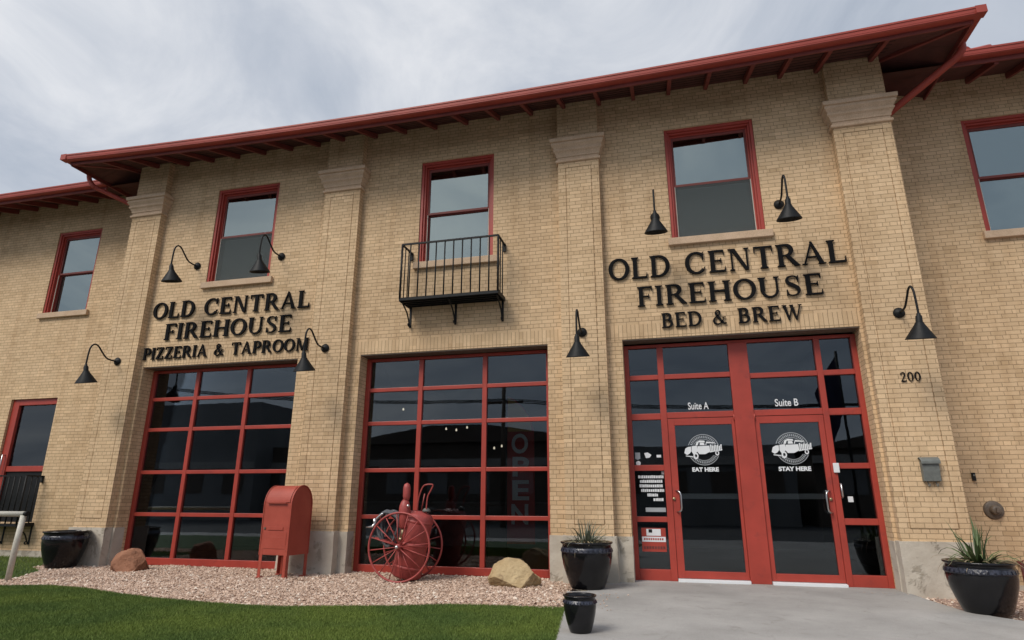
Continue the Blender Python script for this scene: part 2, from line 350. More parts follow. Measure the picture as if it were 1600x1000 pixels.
rnd = random.Random(4)
def inside(x, y, poly):
    c = False; j = len(poly)-1
    for i in range(len(poly)):
        xi, yi = poly[i]; xj, yj = poly[j]
        if (yi > y) != (yj > y) and x < (xj-xi)*(y-yi)/(yj-yi)+xi: c = not c
        j = i
    return c
def lawn_y(x):
    for (a, b), (c, d_) in zip(LAWN, LAWN[1:]):
        if a <= x <= c: return b+(d_-b)*(x-a)/(c-a)
    return -2.4
def gravel():
    mb = MB(); tone = []
    oct_f = [(0, 1, 2), (0, 2, 3), (0, 3, 4), (0, 4, 1), (5, 2, 1), (5, 3, 2), (5, 4, 3), (5, 1, 4)]
    def stone(x, y, z, s_):
        a = rnd.uniform(0, 6.28); sx, sy, sz = s_*rnd.uniform(.7, 1.3), s_*rnd.uniform(.6, 1), s_*rnd.uniform(.5, .8)
        ca, sa = math.cos(a), math.sin(a); vs = []
        for vx, vy, vz in ((0, 0, 1), (1, .2, .1), (-.1, 1, -.1), (-1, -.1, .15), (.1, -1, 0), (0, 0, -1)):
            vx += rnd.uniform(-.25, .25); vy += rnd.uniform(-.25, .25); vz += rnd.uniform(-.2, .2)
            vx *= sx; vy *= sy; vs.append((x+ca*vx-sa*vy, y+sa*vx+ca*vy, z+vz*sz))
        mb.add(vs, oct_f); t = min(1, max(0, rnd.gauss(.5, .24))); tone.extend([t]*8)
    n = 0
    while n < 52000:
        x = rnd.uniform(-12.6, -1.15); y = rnd.uniform(-3.25, .28)
        if x > -1.45 and y > -1.1: continue
        if y < lawn_y(x)-.0 + rnd.gauss(0, .025): continue
        if x > -1.27 + (-1.9-y)*-.12 + .02: continue
        if inside(x, y, back_lawn): continue
        if y > .02 and not (-10.2 < x < -6.8 or -5.4 < x < -1.9): continue
        stone(x, y, G-.035+rnd.uniform(0, .02)+.02*noise.noise((x*1.3, y*1.3, 0)), min(.032, .008+rnd.expovariate(1/.0065))); n += 1
    for _ in range(2500):
        x = rnd.uniform(3.1, 6.5); y = rnd.uniform(-2.4, .9)
        if inside(x, y, path): continue
        stone(x, y, G-.05+rnd.uniform(0, .02), rnd.uniform(.012, .026))
    for _ in range(160):
        x = rnd.uniform(-1.1, 3.0); y = .17-abs(rnd.gauss(0, .10)) if .0 < x < 2.3 else -.21-abs(rnd.gauss(0, .08)); stone(x, y, G+.002, rnd.uniform(.003, .007))
    for _ in range(130):      # strays on the paving and the turf edge
        x = rnd.gauss(-1.25, .25); y = rnd.uniform(-2.6, -1.2)
        stone(x, y, G+.006, rnd.uniform(.008, .014))
    o = obj('gravel', mb, 'pebble', fixn=False, attr=tone); structure(o, 'stuff'); o['label'] = 'pinkish gravel bed along the foot of the brick wall'; o['category'] = 'gravel'
gravel()
def turf():
    mb = MB(); tone = []
    def blade(x, y, z0, h):
        a = rnd.uniform(0, 6.28); w_ = rnd.uniform(.0022, .0042); lx, ly = rnd.gauss(0, .35)*h, rnd.gauss(0, .35)*h
        ca, sa = math.cos(a)*w_, math.sin(a)*w_
        mb.add([(x-ca, y-sa, z0), (x+ca, y+sa, z0), (x+lx, y+ly, z0+h)], [(0, 1, 2)]); tone.append(min(1, max(0, rnd.gauss(.45, .2))) if rnd.random() > .004 else 1)
    n = 0
    while n < 300000:
        x = rnd.uniform(-9.9, -.9); y = -rnd.uniform(2.35, 5.6)
        if not inside(x, y, lawn_poly) or x < -9.9-(y+2.6)*1.33 or y < -3.9+(x+.9)*.29-.12: continue
        blade(x, y, G-.013, rnd.uniform(.02, .036)); n += 1
    for _ in range(16000):
        x = rnd.uniform(-14, -10); y = rnd.uniform(-2.1, .9)
        if inside(x, y, back_lawn): blade(x, y, G-.03, rnd.uniform(.03, .06))
    o = obj('turf', mb, 'blade', fixn=False, attr=tone); structure(o, 'stuff'); o['label'] = 'short green turf in front of the gravel bed'; o['category'] = 'grass'
turf()

# ------------------------------------------------------------------ building
B = thing('firehouse', 'two storey tan brick firehouse with red windows, garage doors and eaves', 'building', (-3.6, 0, G))
def bp(name, mb, mat, parent=None, bevel=0, **k): return obj(name, mb, mat, parent or B, bevel, world=True, **k)
def panel(xs, zs, holes, y0, th, mb=None):
    """front wall as a shell with real reveals"""
    mb = mb or MB(); xs = sorted(set(xs+[h[0] for h in holes]+[h[1] for h in holes])); zs = sorted(set(zs+[h[2] for h in holes]+[h[3] for h in holes]))
    def solid(i, j):
        if i < 0 or j < 0 or i >= len(xs)-1 or j >= len(zs)-1: return False
        cx, cz = (xs[i]+xs[i+1])/2, (zs[j]+zs[j+1])/2
        return not any(h[0] < cx < h[1] and h[2] < cz < h[3] for h in holes)
    y1 = y0+th
    for i in range(len(xs)-1):
        for j in range(len(zs)-1):
            if not solid(i, j): continue
            a, b, c, d_ = xs[i], xs[i+1], zs[j], zs[j+1]
            mb.add([(a, y0, c), (b, y0, c), (b, y0, d_), (a, y0, d_)], [(0, 1, 2, 3)])
            mb.add([(a, y1, c), (b, y1, c), (b, y1, d_), (a, y1, d_)], [(3, 2, 1, 0)])
            if not solid(i-1, j): mb.add([(a, y0, c), (a, y0, d_), (a, y1, d_), (a, y1, c)], [(0, 1, 2, 3)])
            if not solid(i+1, j): mb.add([(b, y0, c), (b, y1, c), (b, y1, d_), (b, y0, d_)], [(0, 1, 2, 3)])
            if not solid(i, j-1): mb.add([(a, y0, c), (a, y1, c), (b, y1, c), (b, y0, c)], [(0, 1, 2, 3)])
            if not solid(i, j+1): mb.add([(a, y0, d_), (b, y0, d_), (b, y1, d_), (a, y1, d_)], [(0, 1, 2, 3)])
    return mb
XL, XR = -11.13, 3.93
OP = [(-10.27, -6.72), (-5.41, -1.89), (-.627, 2.955)]
OT = 2.523
WIN = [(-9.07, -7.57), (-4.37, -2.885), (.294, 1.802)]
WZ0, WZ1 = 4.243, 6.376
holes = [(a, b, G-.3, OT) for a, b in OP] + [(a, b, WZ0, WZ1) for a, b in WIN]
TOPZ = 7.22
WY = .95
mb = panel([XL, XR], [G-.5, TOPZ], holes, 0, .38)
bp('wall', mb, 'brick')
mb = MB(); mb.box(XL, XL+.38, .385, WY+10, G-.5, TOPZ-.01); mb.box(XR-.38, XR, .385, WY+10, G-.5, TOPZ-.01); bp('side_wall', mb, 'brick')
LW = (-14.53, -13.2, WZ0, WZ1); LD = (-14.85, -13.49, -.55, 2.17); RW = (5.36, 6.86, WZ0, WZ1)
mb = panel([-22, XL-.004], [G-.6, TOPZ], [LW, LD, (-18.6, -17.2, WZ0, WZ1)], WY, .3); bp('wing_wall', mb, 'brick')
mb = panel([XR+.004, 13], [G-.6, TOPZ], [RW, (9.4, 10.9, WZ0, WZ1)], WY, .3); bp('wing_wall', mb, 'brick')
mb = MB(); mb.box(-22, 13, WY+10.0, WY+10.3, G-.5, TOPZ); mb.box(-22.3, -22, WY, WY+10.3, G-.5, TOPZ); mb.box(13, 13.3, WY, WY+10.3, G-.5, TOPZ)
bp('rear_wall', mb, 'brick')
# wing foundations
mb = MB(); mb.box(-22, XL-.03, WY-.03, WY-.002, G-.6, G+.10); bp('foundation', mb, 'plinth'); mb = MB(); mb.box(XR+.03, 13, WY-.03, WY-.002, G-.6, G+.02); bp('foundation', mb, 'plinth')
# soldier courses, 3 mm proud
SB = [(-10.345, -6.39), (-5.59, -1.63), (-.87, 2.99)]
for (a, b), (c, d_) in zip(SB, OP):
    mb = MB(); mb.box(a, b, -.004, .1, OT+.001, OT+.249); bp('soldier_course', mb, 'soldier')
    mb = MB(); mb.box(c+.002, d_-.002, .006, .30, OT-.018, OT-.001); bp('lintel', mb, 'rust')
# pilasters with raked border groove
PIL = [(-11.13+.02, -10.35), (-6.38, -5.60), (-1.62, -.88), (3.0, 3.86)]
PZ0, PZ1 = -.57, 5.88
for a, b in PIL:
    mb = MB(); g, i0 = .010, .135
    mb.box(a, b, -.136, .01, PZ0, TOPZ-.002)                                   # core
    zt, zb = PZ1-.10, PZ0+.16
    for bx in ((a, a+i0, PZ0, PZ1+.02), (b-i0, b, PZ0, PZ1+.02), (a+i0, b-i0, zt, PZ1+.02), (a+i0, b-i0, PZ0, zb), (a+i0+g, b-i0-g, zb+g, zt-g)):
        mb.box(bx[0], bx[1], -.15, -.1355, bx[2], bx[3])
    mb.box(a, b, -.15, -.1355, 6.3, TOPZ-.003)
    pl = bp('pilaster', mb, 'brick')
    prof = [(-.004, 5.88), (.032, 5.885), (.04, 5.905), (.032, 5.93), (.006, 5.935), (.008, 5.985), (.022, 5.99), (.024, 6.02), (.045, 6.07), (.072, 6.10), (.074, 6.125), (.062, 6.13), (.064, 6.15), (.09, 6.19), (.106, 6.21), (.108, 6.235), (.096, 6.24), (.098, 6.262), (.125, 6.268), (.13, 6.335), (.12, 6.345), (-.004, 6.355)]
    vs = []
    for o_, z in prof: vs += [(a-o_, .0, z), (a-o_, -.15-o_, z), (b+o_, -.15-o_, z), (b+o_, .0, z)]
    fs = [(i*4+k, i*4+k+1, i*4+k+5, i*4+k+4) for i in range(len(prof)-1) for k in range(3)]
    mb = MB(); mb.add(vs, fs); bp('capital', mb, 'stone', pl, fixn=True)
# plinths
def rough_box(mb, x0, x1, y0, y1, z0, z1, seed=0, amp=.012):
    nx = max(2, int((x1-x0)/.06)); nz = max(2, int((z1-z0)/.06)); ny = max(1, int((y1-y0)/.06))
    def dsp(v):
        q = Vector(v); n_ = noise.noise_vector(q*5+Vector((seed, 0, 0))); return (q.x+n_.x*amp*.5, min(q.y+n_.y*amp, .2), q.z+(n_.z*amp*.3 if q.z > z0+.01 else 0))
    def sheet(fn, nu, nv):
        vs = [dsp(fn(i/nu, j/nv)) for j in range(nv+1) for i in range(nu+1)]
        mb.add(vs, [(j*(nu+1)+i, j*(nu+1)+i+1, (j+1)*(nu+1)+i+1, (j+1)*(nu+1)+i) for j in range(nv) for i in range(nu)])
    lx, ly, lz = x1-x0, y1-y0, z1-z0
    sheet(lambda u, v: (x0+u*lx, y0, z0+v*lz), nx, nz); sheet(lambda u, v: (x0+u*lx, y0+v*ly, z1), nx, ny)
    sheet(lambda u, v: (x0, y0+u*ly, z0+v*lz), ny, nz); sheet(lambda u, v: (x1, y0+u*ly, z0+v*lz), ny, nz)
for k, ((a, b), (c, d_)) in enumerate(zip([(XL-.03, OP[0][0]), (OP[0][1], OP[1][0]), (OP[1][1], OP[2][0]), (OP[2][1], XR+.03)], PIL)):
    mb = MB(); rough_box(mb, a-(.012 if k else 0), b+(.012 if k < 3 else 0), -.03, .268, G-.3, PZ0-.004, k)
    rough_box(mb, c-.045, d_+.045, -.20, -.03, G-.3, PZ0+.004, k+9); bp('plinth', mb, 'plinth', fixn=True)

# garage door / shopfront builders
def grid_frame(parent, y0, y1, bars):
    mb = MB()
    for i, (a, b, c, d_) in enumerate(bars): mb.box(a, b, y0+i % 3*.0007, y1, c, d_)
    return mb
def pane(parent, x0, x1, z0, z1, y, mat='glass'):
    mb = MB(); mb.box(x0, x1, y, y+.008, z0, z1); return bp('pane', mb, mat, parent)
def garage(opening, cols, rows):
    a, b = opening; Y = .27
    mb = MB(); fr = .085
    mb.box(a, a+fr, Y, Y+.10, G-.02, OT-.03); mb.box(b-fr, b, Y, Y+.10, G-.02, OT-.03); mb.box(a+fr, b-fr, Y+.001, Y+.10, 2.44, OT-.03)
    mb.box(a+fr, b-fr, Y-.004, Y+.09, G-.02, -1.115)
    fr_o = bp('garage_door', mb, 'red', bevel=.006)
    edges = [a+fr]+[c for c in cols]+[b-fr]
    zz = [2.44]+rows+[-1.115]
    mb = MB()
    for c in cols: mb.box(c-.042, c+.042, Y+.006, Y+.085, -1.115, 2.44)
    for z in rows:
        xs = [a+fr]+[v for c in cols for v in (c-.042, c+.042)]+[b-fr]
        for i in range(0, len(xs), 2): mb.box(xs[i], xs[i+1], Y+.012, Y+.08, z-.035, z+.035)
    bp('glazing_bars', mb, 'red', fr_o, bevel=.006)
    for i in range(3):
        for j in range(len(zz)-1):
            x0 = edges[i]+(.03 if i else -.01); x1 = edges[i+1]-(.03 if i < 2 else -.01)
            pane(fr_o, x0, x1, zz[j+1]-.01, zz[j]+.01, Y+.045)
ROWS = [1.90, 1.285, .455, -.335]
garage(OP[0], [-9.16, -7.97], ROWS)
garage(OP[1], [-4.31, -3.09], ROWS)

# shopfront with two doors
a, b = OP[2]; Y = .27
mb = MB()
FZ = 2.475
fr = [(a, a+.075, G, FZ), (b-.075, b, G, FZ), (a+.075, b-.075, 2.43, FZ), (-.085, .015, G, 2.43), (1.05, 1.345, G, 2.43), (2.345, 2.43, G, 2.43)]
for i, (x0, x1, z0, z1) in enumerate(fr): mb.box(x0, x1, Y+(0 if i != 4 else -.012), Y+.12, z0, z1)
hb = [(-.552, -.085, 1.88, 1.96), (.015, 1.05, 1.88, 1.96), (1.345, 2.345, 1.84, 1.92), (2.43, 2.88, 1.84, 1.92),
      (-.552, -.085, 1.22, 1.32), (.015, 1.05, 1.235, 1.33), (1.345, 2.345, 1.235, 1.33), (2.43, 2.88, 1.22, 1.32),
      (-.552, -.085, .41, .50), (-.552, -.085, -.37, -.29), (2.43, 2.88, .42, .50), (2.43, 2.88, -.38, -.29), (-.552, -.085, G, -1.06), (2.43, 2.88, G, -1.06)]
for x0, x1, z0, z1 in hb: mb.box(x0, x1, Y+.008, Y+.11, z0, z1)
shop = bp('shopfront', mb, 'red', bevel=.005)
for x0, x1, z0, z1 in [(-.56, -.08, 1.95, 2.44), (.01, 1.06, 1.95, 2.44), (1.34, 2.35, 1.91, 2.44), (2.425, 2.89, 1.91, 2.44),
                       (-.56, -.08, 1.31, 1.89), (.01, 1.06, 1.32, 1.89), (1.34, 2.35, 1.32, 1.85), (2.425, 2.89, 1.31, 1.85),
                       (-.56, -.08, .49, 1.23), (-.56, -.08, -.30, .42), (-.56, -.08, -1.07, -.36), (2.425, 2.89, .49, 1.23), (2.425, 2.89, -.30, .43), (2.425, 2.89, -1.07, -.37)]:
    pane(shop, x0, x1, z0, z1, Y+.06)
def door(x0, x1, hinge_left, gl, gr):
    mb = MB(); z0, z1 = G+.045, 1.228; yy = Y+.014
    mb.box(x0, gl, yy, yy+.06, z0, z1); mb.box(gr, x1, yy, yy+.06, z0, z1); mb.box(gl, gr, yy+.001, yy+.06, 1.12, z1); mb.box(gl, gr, yy+.001, yy+.06, z0, -1.07)
    dr = bp('door', mb, 'red', shop, bevel=.004)
    o = pane(None, gl-.01, gr+.01, -1.08, 1.13, yy+.03); o.parent = dr; o.location = Vector((0, 0, 0))
    hx = (x0+.055) if not hinge_left else (x1-.055)
    sg = -1 if hinge_left else 1
    pts = [(hx, yy+.0, .10), (hx+.03*sg, yy-.06, .10), (hx+.062*sg, yy-.075, .07), (hx+.07*sg, yy-.08, .03), (hx+.07*sg, yy-.08, -.15), (hx+.062*sg, yy-.075, -.19), (hx+.03*sg, yy-.06, -.215), (hx, yy, -.215)]
    mb = MB(); mb.tube(pts, .013, 10); bp('handle', mb, 'silver', dr)
    mb = MB(); mb.lathe([(0, -.022), (.022, -.022), (.024, 0)], (hx-(.035 if not hinge_left else -.0), yy, -.02+.0), 20, 'Y'); bp('lock', mb, 'brass', dr)
    mb = MB(); mb.box(gl-.02, gr+.02, yy+.10, yy+.14, -.02, .06); bp('push_bar', mb, 'silver', dr)
    for hz in (1.14, ) :
        hxx = x1 if not hinge_left else x0
    return dr
dA = door(.018, 1.047, False, .125, 1.0); dB = door(1.348, 2.342, True, 1.415, 2.265)
for x, hz in ((1.045, 1.17), (1.35, 1.17)):
    mb = MB(); mb.tube([(x, Y-.005, hz), (x, Y-.005, hz+.1)], .011, 8); bp('hinge', mb, 'red', shop)
mb = MB(); mb.box(.02, 1.05, .18, Y+.1, G-.001, G+.040); mb.box(1.35, 2.34, .18, Y+.1, G-.001, G+.040); bp('threshold', mb, 'white', shop, bevel=.004)
mb = MB(); mb.box(-.60, .02, .18, .262, G-.01, G+.001); 
# lock cover and keypad on the right hand door frame
mb = MB(); mb.box(2.375, 2.455, Y-.035, Y-.001, .36, .50); bp('keypad', mb, 'white', shop, bevel=.006)
mb = MB(); mb.tube([(2.44, Y-.001, .20), (2.44, Y-.05, .19), (2.44, Y-.055, .02), (2.44, Y-.001, .0)], .014, 8); bp('lever', mb, 'silver', shop)
mb = MB(); mb.box(2.53, 2.60, Y+.052, Y+.058, -.06, .02); bp('sticker', mb, 'white', shop)

# text with the built-in font, kept for the small vinyl lettering
def text_mesh(s, size, x, z, y, name, mat, parent, width=None, bold=0, shear=0):
    cu = bpy.data.curves.new('t', 'FONT'); cu.body = s; cu.size = size; cu.align_x = 'CENTER'; cu.offset = bold; cu.shear = shear; cu.extrude = .0006
    to = bpy.data.objects.new('t', cu); scene.collection.objects.link(to)
    dg = bpy.context.evaluated_depsgraph_get(); me = bpy.data.meshes.new_from_object(to.evaluated_get(dg))
    bpy.data.objects.remove(to)
    xs = [v.co.x for v in me.vertices]; k = width/(max(xs)-min(xs)) if width else 1
    mb = MB(); mb.v = [(x+v.co.x*k, y-v.co.z, z+v.co.y) for v in me.vertices]; mb.f = [tuple(q.vertices) for q in me.polygons]; mb.sm = [False]*len(mb.f)
    bpy.data.meshes.remove(me)
    return obj(name, mb, mat, parent, world=True)
YV = Y+.058    # just in front of the upper panes
text_mesh('Suite A', .16, .515, 1.375, YV, 'suite_lettering', 'white', shop, .32, .002)
text_mesh('Suite B', .16, 1.85, 1.385, YV, 'suite_lettering', 'white', shop, .34, .002)
YD = Y+.040
def emblem(cx, cz, word, dr):
    S = 1.0
    mb = MB()
    def arcband(r0, r1, a0, a1, n, y):
        vs = []; 
        for i in range(n+1):
            a = R(a0+(a1-a0)*i/n); vs += [(cx+r0*math.cos(a), y, cz+r0*math.sin(a)), (cx+r1*math.cos(a), y, cz+r1*math.sin(a))]
        mb.add(vs, [(2*i, 2*i+1, 2*i+3, 2*i+2) for i in range(n)])
    arcband(.232, .242, 18, 162, 40, YD); arcband(.160, .168, 25, 155, 30, YD)
    arcband(.232, .242, 205, 335, 40, YD); arcband(.165, .173, 212, 328, 30, YD)
    for a0, a1, st in ((24, 156, 7.6), (212, 328, 7.6)):   # ring lettering too small to read: letter-sized marks
        q = a0
        while q < a1:
            arcband(.182+.006*((q*7) % 3 == 0), .218, q, q+st*.52, 2, YD); q += st
    bp('emblem_ring', mb, 'grey_vinyl', dr)
    mb = MB()
    def P(pts, k): mb.add([(cx+x_, YD-.002-k*.0006, cz+z_) for x_, z_ in pts], [tuple(range(len(pts)))])
    # truck facing left: bonnet, fenders, cab with window openings, tall bed
    P([(-.30, -.05), (-.28, .02), (-.235, .045), (-.19, .05), (-.19, -.02), (-.22, -.06), (-.26, -.08)], 0)
    P([(-.185, -.03), (-.18, .055), (-.10, .065), (-.09, -.02), (-.12, -.05), (-.16, -.075)], 1)
    P([(-.12, .07), (-.10, .12), (-.05, .145), (.02, .14), (.03, .115), (-.07, .115), (-.085, .07)], 2)
    P([(-.055, .07), (-.05, .11), (.01, .11), (.02, .07)], 3)
    P([(-.09, .055), (.09, .06), (.10, -.03), (.02, -.07), (-.07, -.07), (-.10, -.03)], 4)
    P([(.03, .07), (.05, .125), (.17, .11), (.18, .095), (.05, .1), (.045, .07)], 5)
    for i in range(7): P([(.105+i*.025, -.04+i*.003), (.10+i*.026, .075-(i % 3)*.012), (.12+i*.026, .08-(i % 2)*.02), (.122+i*.025, -.035+i*.003)], 6+i % 2)
    P([(.09, -.045), (.28, -.01), (.285, .0), (.09, -.03)], 9)
    for wx, wz, wr in ((-.125, -.095, .052), (.20, -.055, .04)):
        n = 18; vs = []
        for i in range(n): a = 2*math.pi*i/n; vs += [(cx+wx+wr*math.cos(a)*.75, YD-.001, cz+wz+wr*math.sin(a)), (cx+wx+wr*.5*math.cos(a)*.75, YD-.001, cz+wz+wr*.5*math.sin(a))]
        mb.add(vs, [(2*i, 2*i+1, (2*i+3) % (2*n), (2*i+2) % (2*n)) for i in range(n)])
    P([(-.28, -.10), (-.17, -.115), (-.17, -.10), (-.28, -.088)], 3)
    bp('emblem_truck', mb, 'white', dr)
    text_mesh(word, .085, cx, cz-.335, YD, 'lettering', 'white', dr, .40 if word[0] == 'E' else .46, .004)
emblem(.545, .73, 'EAT HERE', dA); emblem(1.85, .73, 'STAY HERE', dB)
# stickers, opening hours (unreadable rows) and red notice on the left sidelight
rs = random.Random(2)
for row, (z, x0, x1) in enumerate([(.315, -.50, -.09), (.245, -.475, -.12), (.175, -.485, -.10), (.105, -.465, -.10), (.035, -.37, -.20), (-.035, -.28, -.10)]):
    x = x0; mb = MB()
    while x < x1-.02:
        wd = min(rs.uniform(.02, .036), x1-x); mb.box(x, x+wd*.8, YV, YV+.001, z-.02, z+.02+rs.uniform(0, .006)); x += wd
    bp('opening_hours', mb, 'white', shop)
mb = MB(); mb.box(-.13, -.09, YV, YV+.001, .355, .40); bp('sticker', mb, 'white', shop)
mb = MB(); mb.box(-.41, -.10, YV, YV+.001, -.22, -.155); bp('sticker', mb, 'grey_vinyl', shop)
mb = MB(); mb.lathe([(0, 0), (.042, 0)], (-.49, YV, .63), 16, 'Y'); mb.box(-.53, -.45, YV-.0006, YV+.001, .60, .70); bp('sticker', mb, 'grey_vinyl', shop)
mb = MB(); mb.lathe([(0, 0), (.038, 0)], (-.485, YV, .53), 16, 'Y'); mb.prism([(-.385, .69), (-.33, .70), (-.27, .66), (-.30, .62), (-.36, .61)], YV, YV+.001); mb.box(-.19, -.12, YV, YV+.001, .62, .66); bp('sticker', mb, 'white', shop)
mb = MB(); mb.box(-.495, -.125, YV, YV+.001, -.81, -.46); no = bp('notice', mb, 'banner_red_bright' if False else 'red', shop)
mb = MB(); mb.box(-.42, -.20, YV-.002, YV-.001, -.575, -.475); mb.box(-.49, -.13, YV-.002, YV-.001, -.665, -.59); bp('notice_panel', mb, 'white', no)
mb = MB(); mb.box(-.385, -.33, YV-.004, YV-.0025, -.53, -.48); bp('notice_mark', mb, 'black', no)
mb = MB()
x = -.46
while x < -.17: mb.box(x, x+.022, YV-.004, YV-.0025, -.64, -.61); x += .034
bp('notice_text', mb, 'red', no)
mb = MB(); x = -.47
while x < -.16: mb.box(x, x+.03, YV-.004, YV-.0015, -.77, -.73); x += .042
bp('notice_text', mb, 'valve', no)

# ---- sash windows
def sash_window(x0, x1, z0, z1, yw, screen=False, sill=True, blind=True):
    mb = MB(); yy = yw+.02
    def ring(xa, xb, za, zb, t, y0, y1):
        mb.box(xa, xa+t, y0, y1, za, zb); mb.box(xb-t, xb, y0, y1, za, zb); mb.box(xa+t, xb-t, y0+.001, y1, zb-t, zb)
    ring(x0+.002, x1-.002, z0, z1-.002, .052, yy, yy+.20)
    ring(x0+.054, x1-.054, z0, z1-.054, .035, yy+.03, yy+.20)
    ring(x0+.089, x1-.089, z0, z1-.089, .03, yy+.08, yy+.20)
    mb.box(x0+.119, x1-.119, yy+.081, yy+.20, z0, z0+.03)
    fo = bp('window', mb, 'red', bevel=.005)
    xa, xb, za, zb = x0+.119, x1-.119, z0+.03, z1-.119
    zm = z0+(z1-z0)*.503
    mb = MB(); t = .032
    mb.box(xa, xa+t, yy+.10, yy+.14, zm, zb); mb.box(xb-t, xb, yy+.10, yy+.14, zm, zb); mb.box(xa+t, xb-t, yy+.101, yy+.14, zb-.05, zb); mb.box(xa, xb, yy+.098, yy+.14, zm-.045, zm)
    mb.box(xa, xa+t, yy+.142, yy+.18, za, zm-.0); mb.box(xb-t, xb, yy+.142, yy+.18, za, zm); mb.box(xa+t, xb-t, yy+.143, yy+.18, za, za+.05); mb.box(xa+t, xb-t, yy+.143, yy+.18, zm-.06, zm)
    bp('sash', mb, 'darkred', fo, bevel=.003)
    for (pz0, pz1, py) in ((zm, zb-.04, yy+.118), (za+.04, zm-.05, yy+.16)):
        mb = MB(); mb.box(xa+t-.005, xb-t+.005, py, py+.006, pz0, pz1); bp('pane', mb, 'glass_up', fo)
    mb = MB(); mb.box(xa, xa+.012, yy+.088, yy+.10, za, zm-.045); mb.box(xb-.012, xb, yy+.088, yy+.10, za, zm-.045); mb.box(xa+.012, xb-.012, yy+.089, yy+.10, za, za+.014)
    bp('screen_frame', mb, 'handrail', fo)
    if screen:
        mb = MB(); mb.box(xa+.012, xb-.012, yy+.093, yy+.095, za+.014, zm-.05); bp('insect_screen', mb, 'screen', fo)
    if blind:
        mb = MB(); mb.box(x0+.02, x1-.02, yy+.26, yy+.27, z0, z1); bp('blind', mb, 'shade', fo)
    if sill:
        mb = MB(); mb.box(x0-.06, x1+.10, yw-.07, yy+.19, z0-.13, z0-.001); bp('sill', mb, 'stone', fo, bevel=.008)
    return fo
sash_window(*WIN[0], WZ0, WZ1, 0, True); sash_window(*WIN[1], WZ0, WZ1, 0, False); sash_window(*WIN[2], WZ0, WZ1, 0, True)
sash_window(LW[0], LW[1], WZ0, WZ1, WY); sash_window(RW[0], RW[1], WZ0, WZ1, WY); sash_window(-18.6, -17.2, WZ0, WZ1, WY); sash_window(9.4, 10.9, WZ0, WZ1, WY)
# door on the left wing
mb = MB(); yy = WY+.05; x0, x1, z0, z1 = LD
mb.box(x0, x0+.20, yy, yy+.12, z0, z1-.001); mb.box(x1-.05, x1-.001, yy, yy+.12, z0, z1-.001); mb.box(x0+.20, x1-.05, yy+.001, yy+.12, z1-.14, z1-.001); mb.box(x0+.20, x1-.05, yy+.02, yy+.10, .53, .65)
wd = bp('side_door', mb, 'red', bevel=.005)
mb = MB(); mb.box(x0+.19, x1-.04, yy+.06, yy+.066, .64, z1-.13); bp('pane', mb, 'glass', wd)
mb = MB(); mb.box(x0+.19, x1-.04, yy+.05, yy+.08, z0+.0, .54); bp('panel', mb, 'black', wd)
mb = MB(); mb.tube([(x0+.12, yy, .90), (x0+.12, yy-.06, .90), (x0+.12, yy-.06, .45), (x0+.12, yy, .45)], .014, 8); bp('handle', mb, 'silver', wd)

# ---- eaves
def sag(x): # the long front eave hangs slightly lower in the middle
    t = (x+12.28)/(5.03+12.28); return 7.07-.21*4*t*(1-t)*.96
EX0, EX1, EY = -12.28, 5.03, -1.1
def gutter_run(pts_top, normal, name='gutter'):
    """K-style gutter: pts_top polyline of the outer top edge; normal points outward"""
    n = Vector(normal); prof = [(0, 0), (0, -.03), (-.010, -.036), (-.014, -.085), (-.03, -.118), (-.05, -.125), (-.14, -.125), (-.14, 0), (-.125, 0), (-.125, -.11), (-.02, -.11), (-.012, 0)]
    mb = MB(); vs = []
    for q in pts_top:
        for o_, z in prof: vs.append(Vector(q)+n*o_+Vector((0, 0, z)))
    k = len(prof); m_ = len(pts_top)
    fs = [(i*k+j, i*k+(j+1) % k, (i+1)*k+(j+1) % k, (i+1)*k+j) for i in range(m_-1) for j in range(k)]
    fs += [tuple(range(k)), tuple((m_-1)*k+j for j in range(k-1, -1, -1))]
    mb.add(vs, fs); return mb
NS = 24
front = [(EX0+(EX1-EX0)*i/NS, EY, sag(EX0+(EX1-EX0)*i/NS)) for i in range(NS+1)]
roof = None
# roof (hip) and soffit
mb = MB()
def hip(x0, x1, y0, y1, z, h, mb):
    d_ = (y1-y0)/2
    mb.add([(x0, y0, z), (x1, y0, z), (x1, y1, z), (x0, y1, z), (x0+d_, y0+d_, z+h), (x1-d_, y0+d_, z+h)], [(0, 1, 5, 4), (1, 2, 5), (2, 3, 4, 5), (3, 0, 4)])
rv, rf = [], []
for i in range(NS+1):
    t_ = i/NS; xe = EX0+.13+(EX1-EX0-.26)*t_
    rv += [(xe, EY+.13, sag(EX0+(EX1-EX0)*t_)-.03), (XL+(XR-XL)*t_, .05, 7.31), (XL+5.5+(XR-XL-11)*t_, 5.5, 9.2), (XL+(XR-XL)*t_, 10.9, 7.31)]
rf = [(i*4+j, i*4+4+j, i*4+5+j, i*4+1+j) for i in range(NS) for j in range(3)]
n_ = NS*4
rv += [(EX1-.13, 12, 7.03), (EX0+.13, 12, 7.03)]; k_ = len(rv)
rf += [(n_, k_-2, n_+3, n_+1), (n_+1, n_+3, n_+2), (0, 1, 3, k_-1), (1, 2, 3)]
mb.add(rv, rf)
roof = bp('roof', mb, 'rooftile')
for xa_, xb_ in ((-23, EX0+.15), (EX1-.15, 14)):
    mb = MB(); mb.add([(x_, y_, z_) for x_ in (xa_, xb_) for y_, z_ in ((-.02, 6.995), (6, 8.6), (12, 6.995))], [(0, 3, 4, 1), (1, 4, 5, 2), (0, 1, 2), (3, 5, 4)]); bp('wing_roof', mb, 'rooftile')
bp('gutter', gutter_run(front, (0, -1, 0)), 'gutter', roof)
bp('gutter', gutter_run([(EX1, EY+.004, 7.067), (EX1, -.12, 7.05)], (1, 0, 0)), 'gutter', roof)
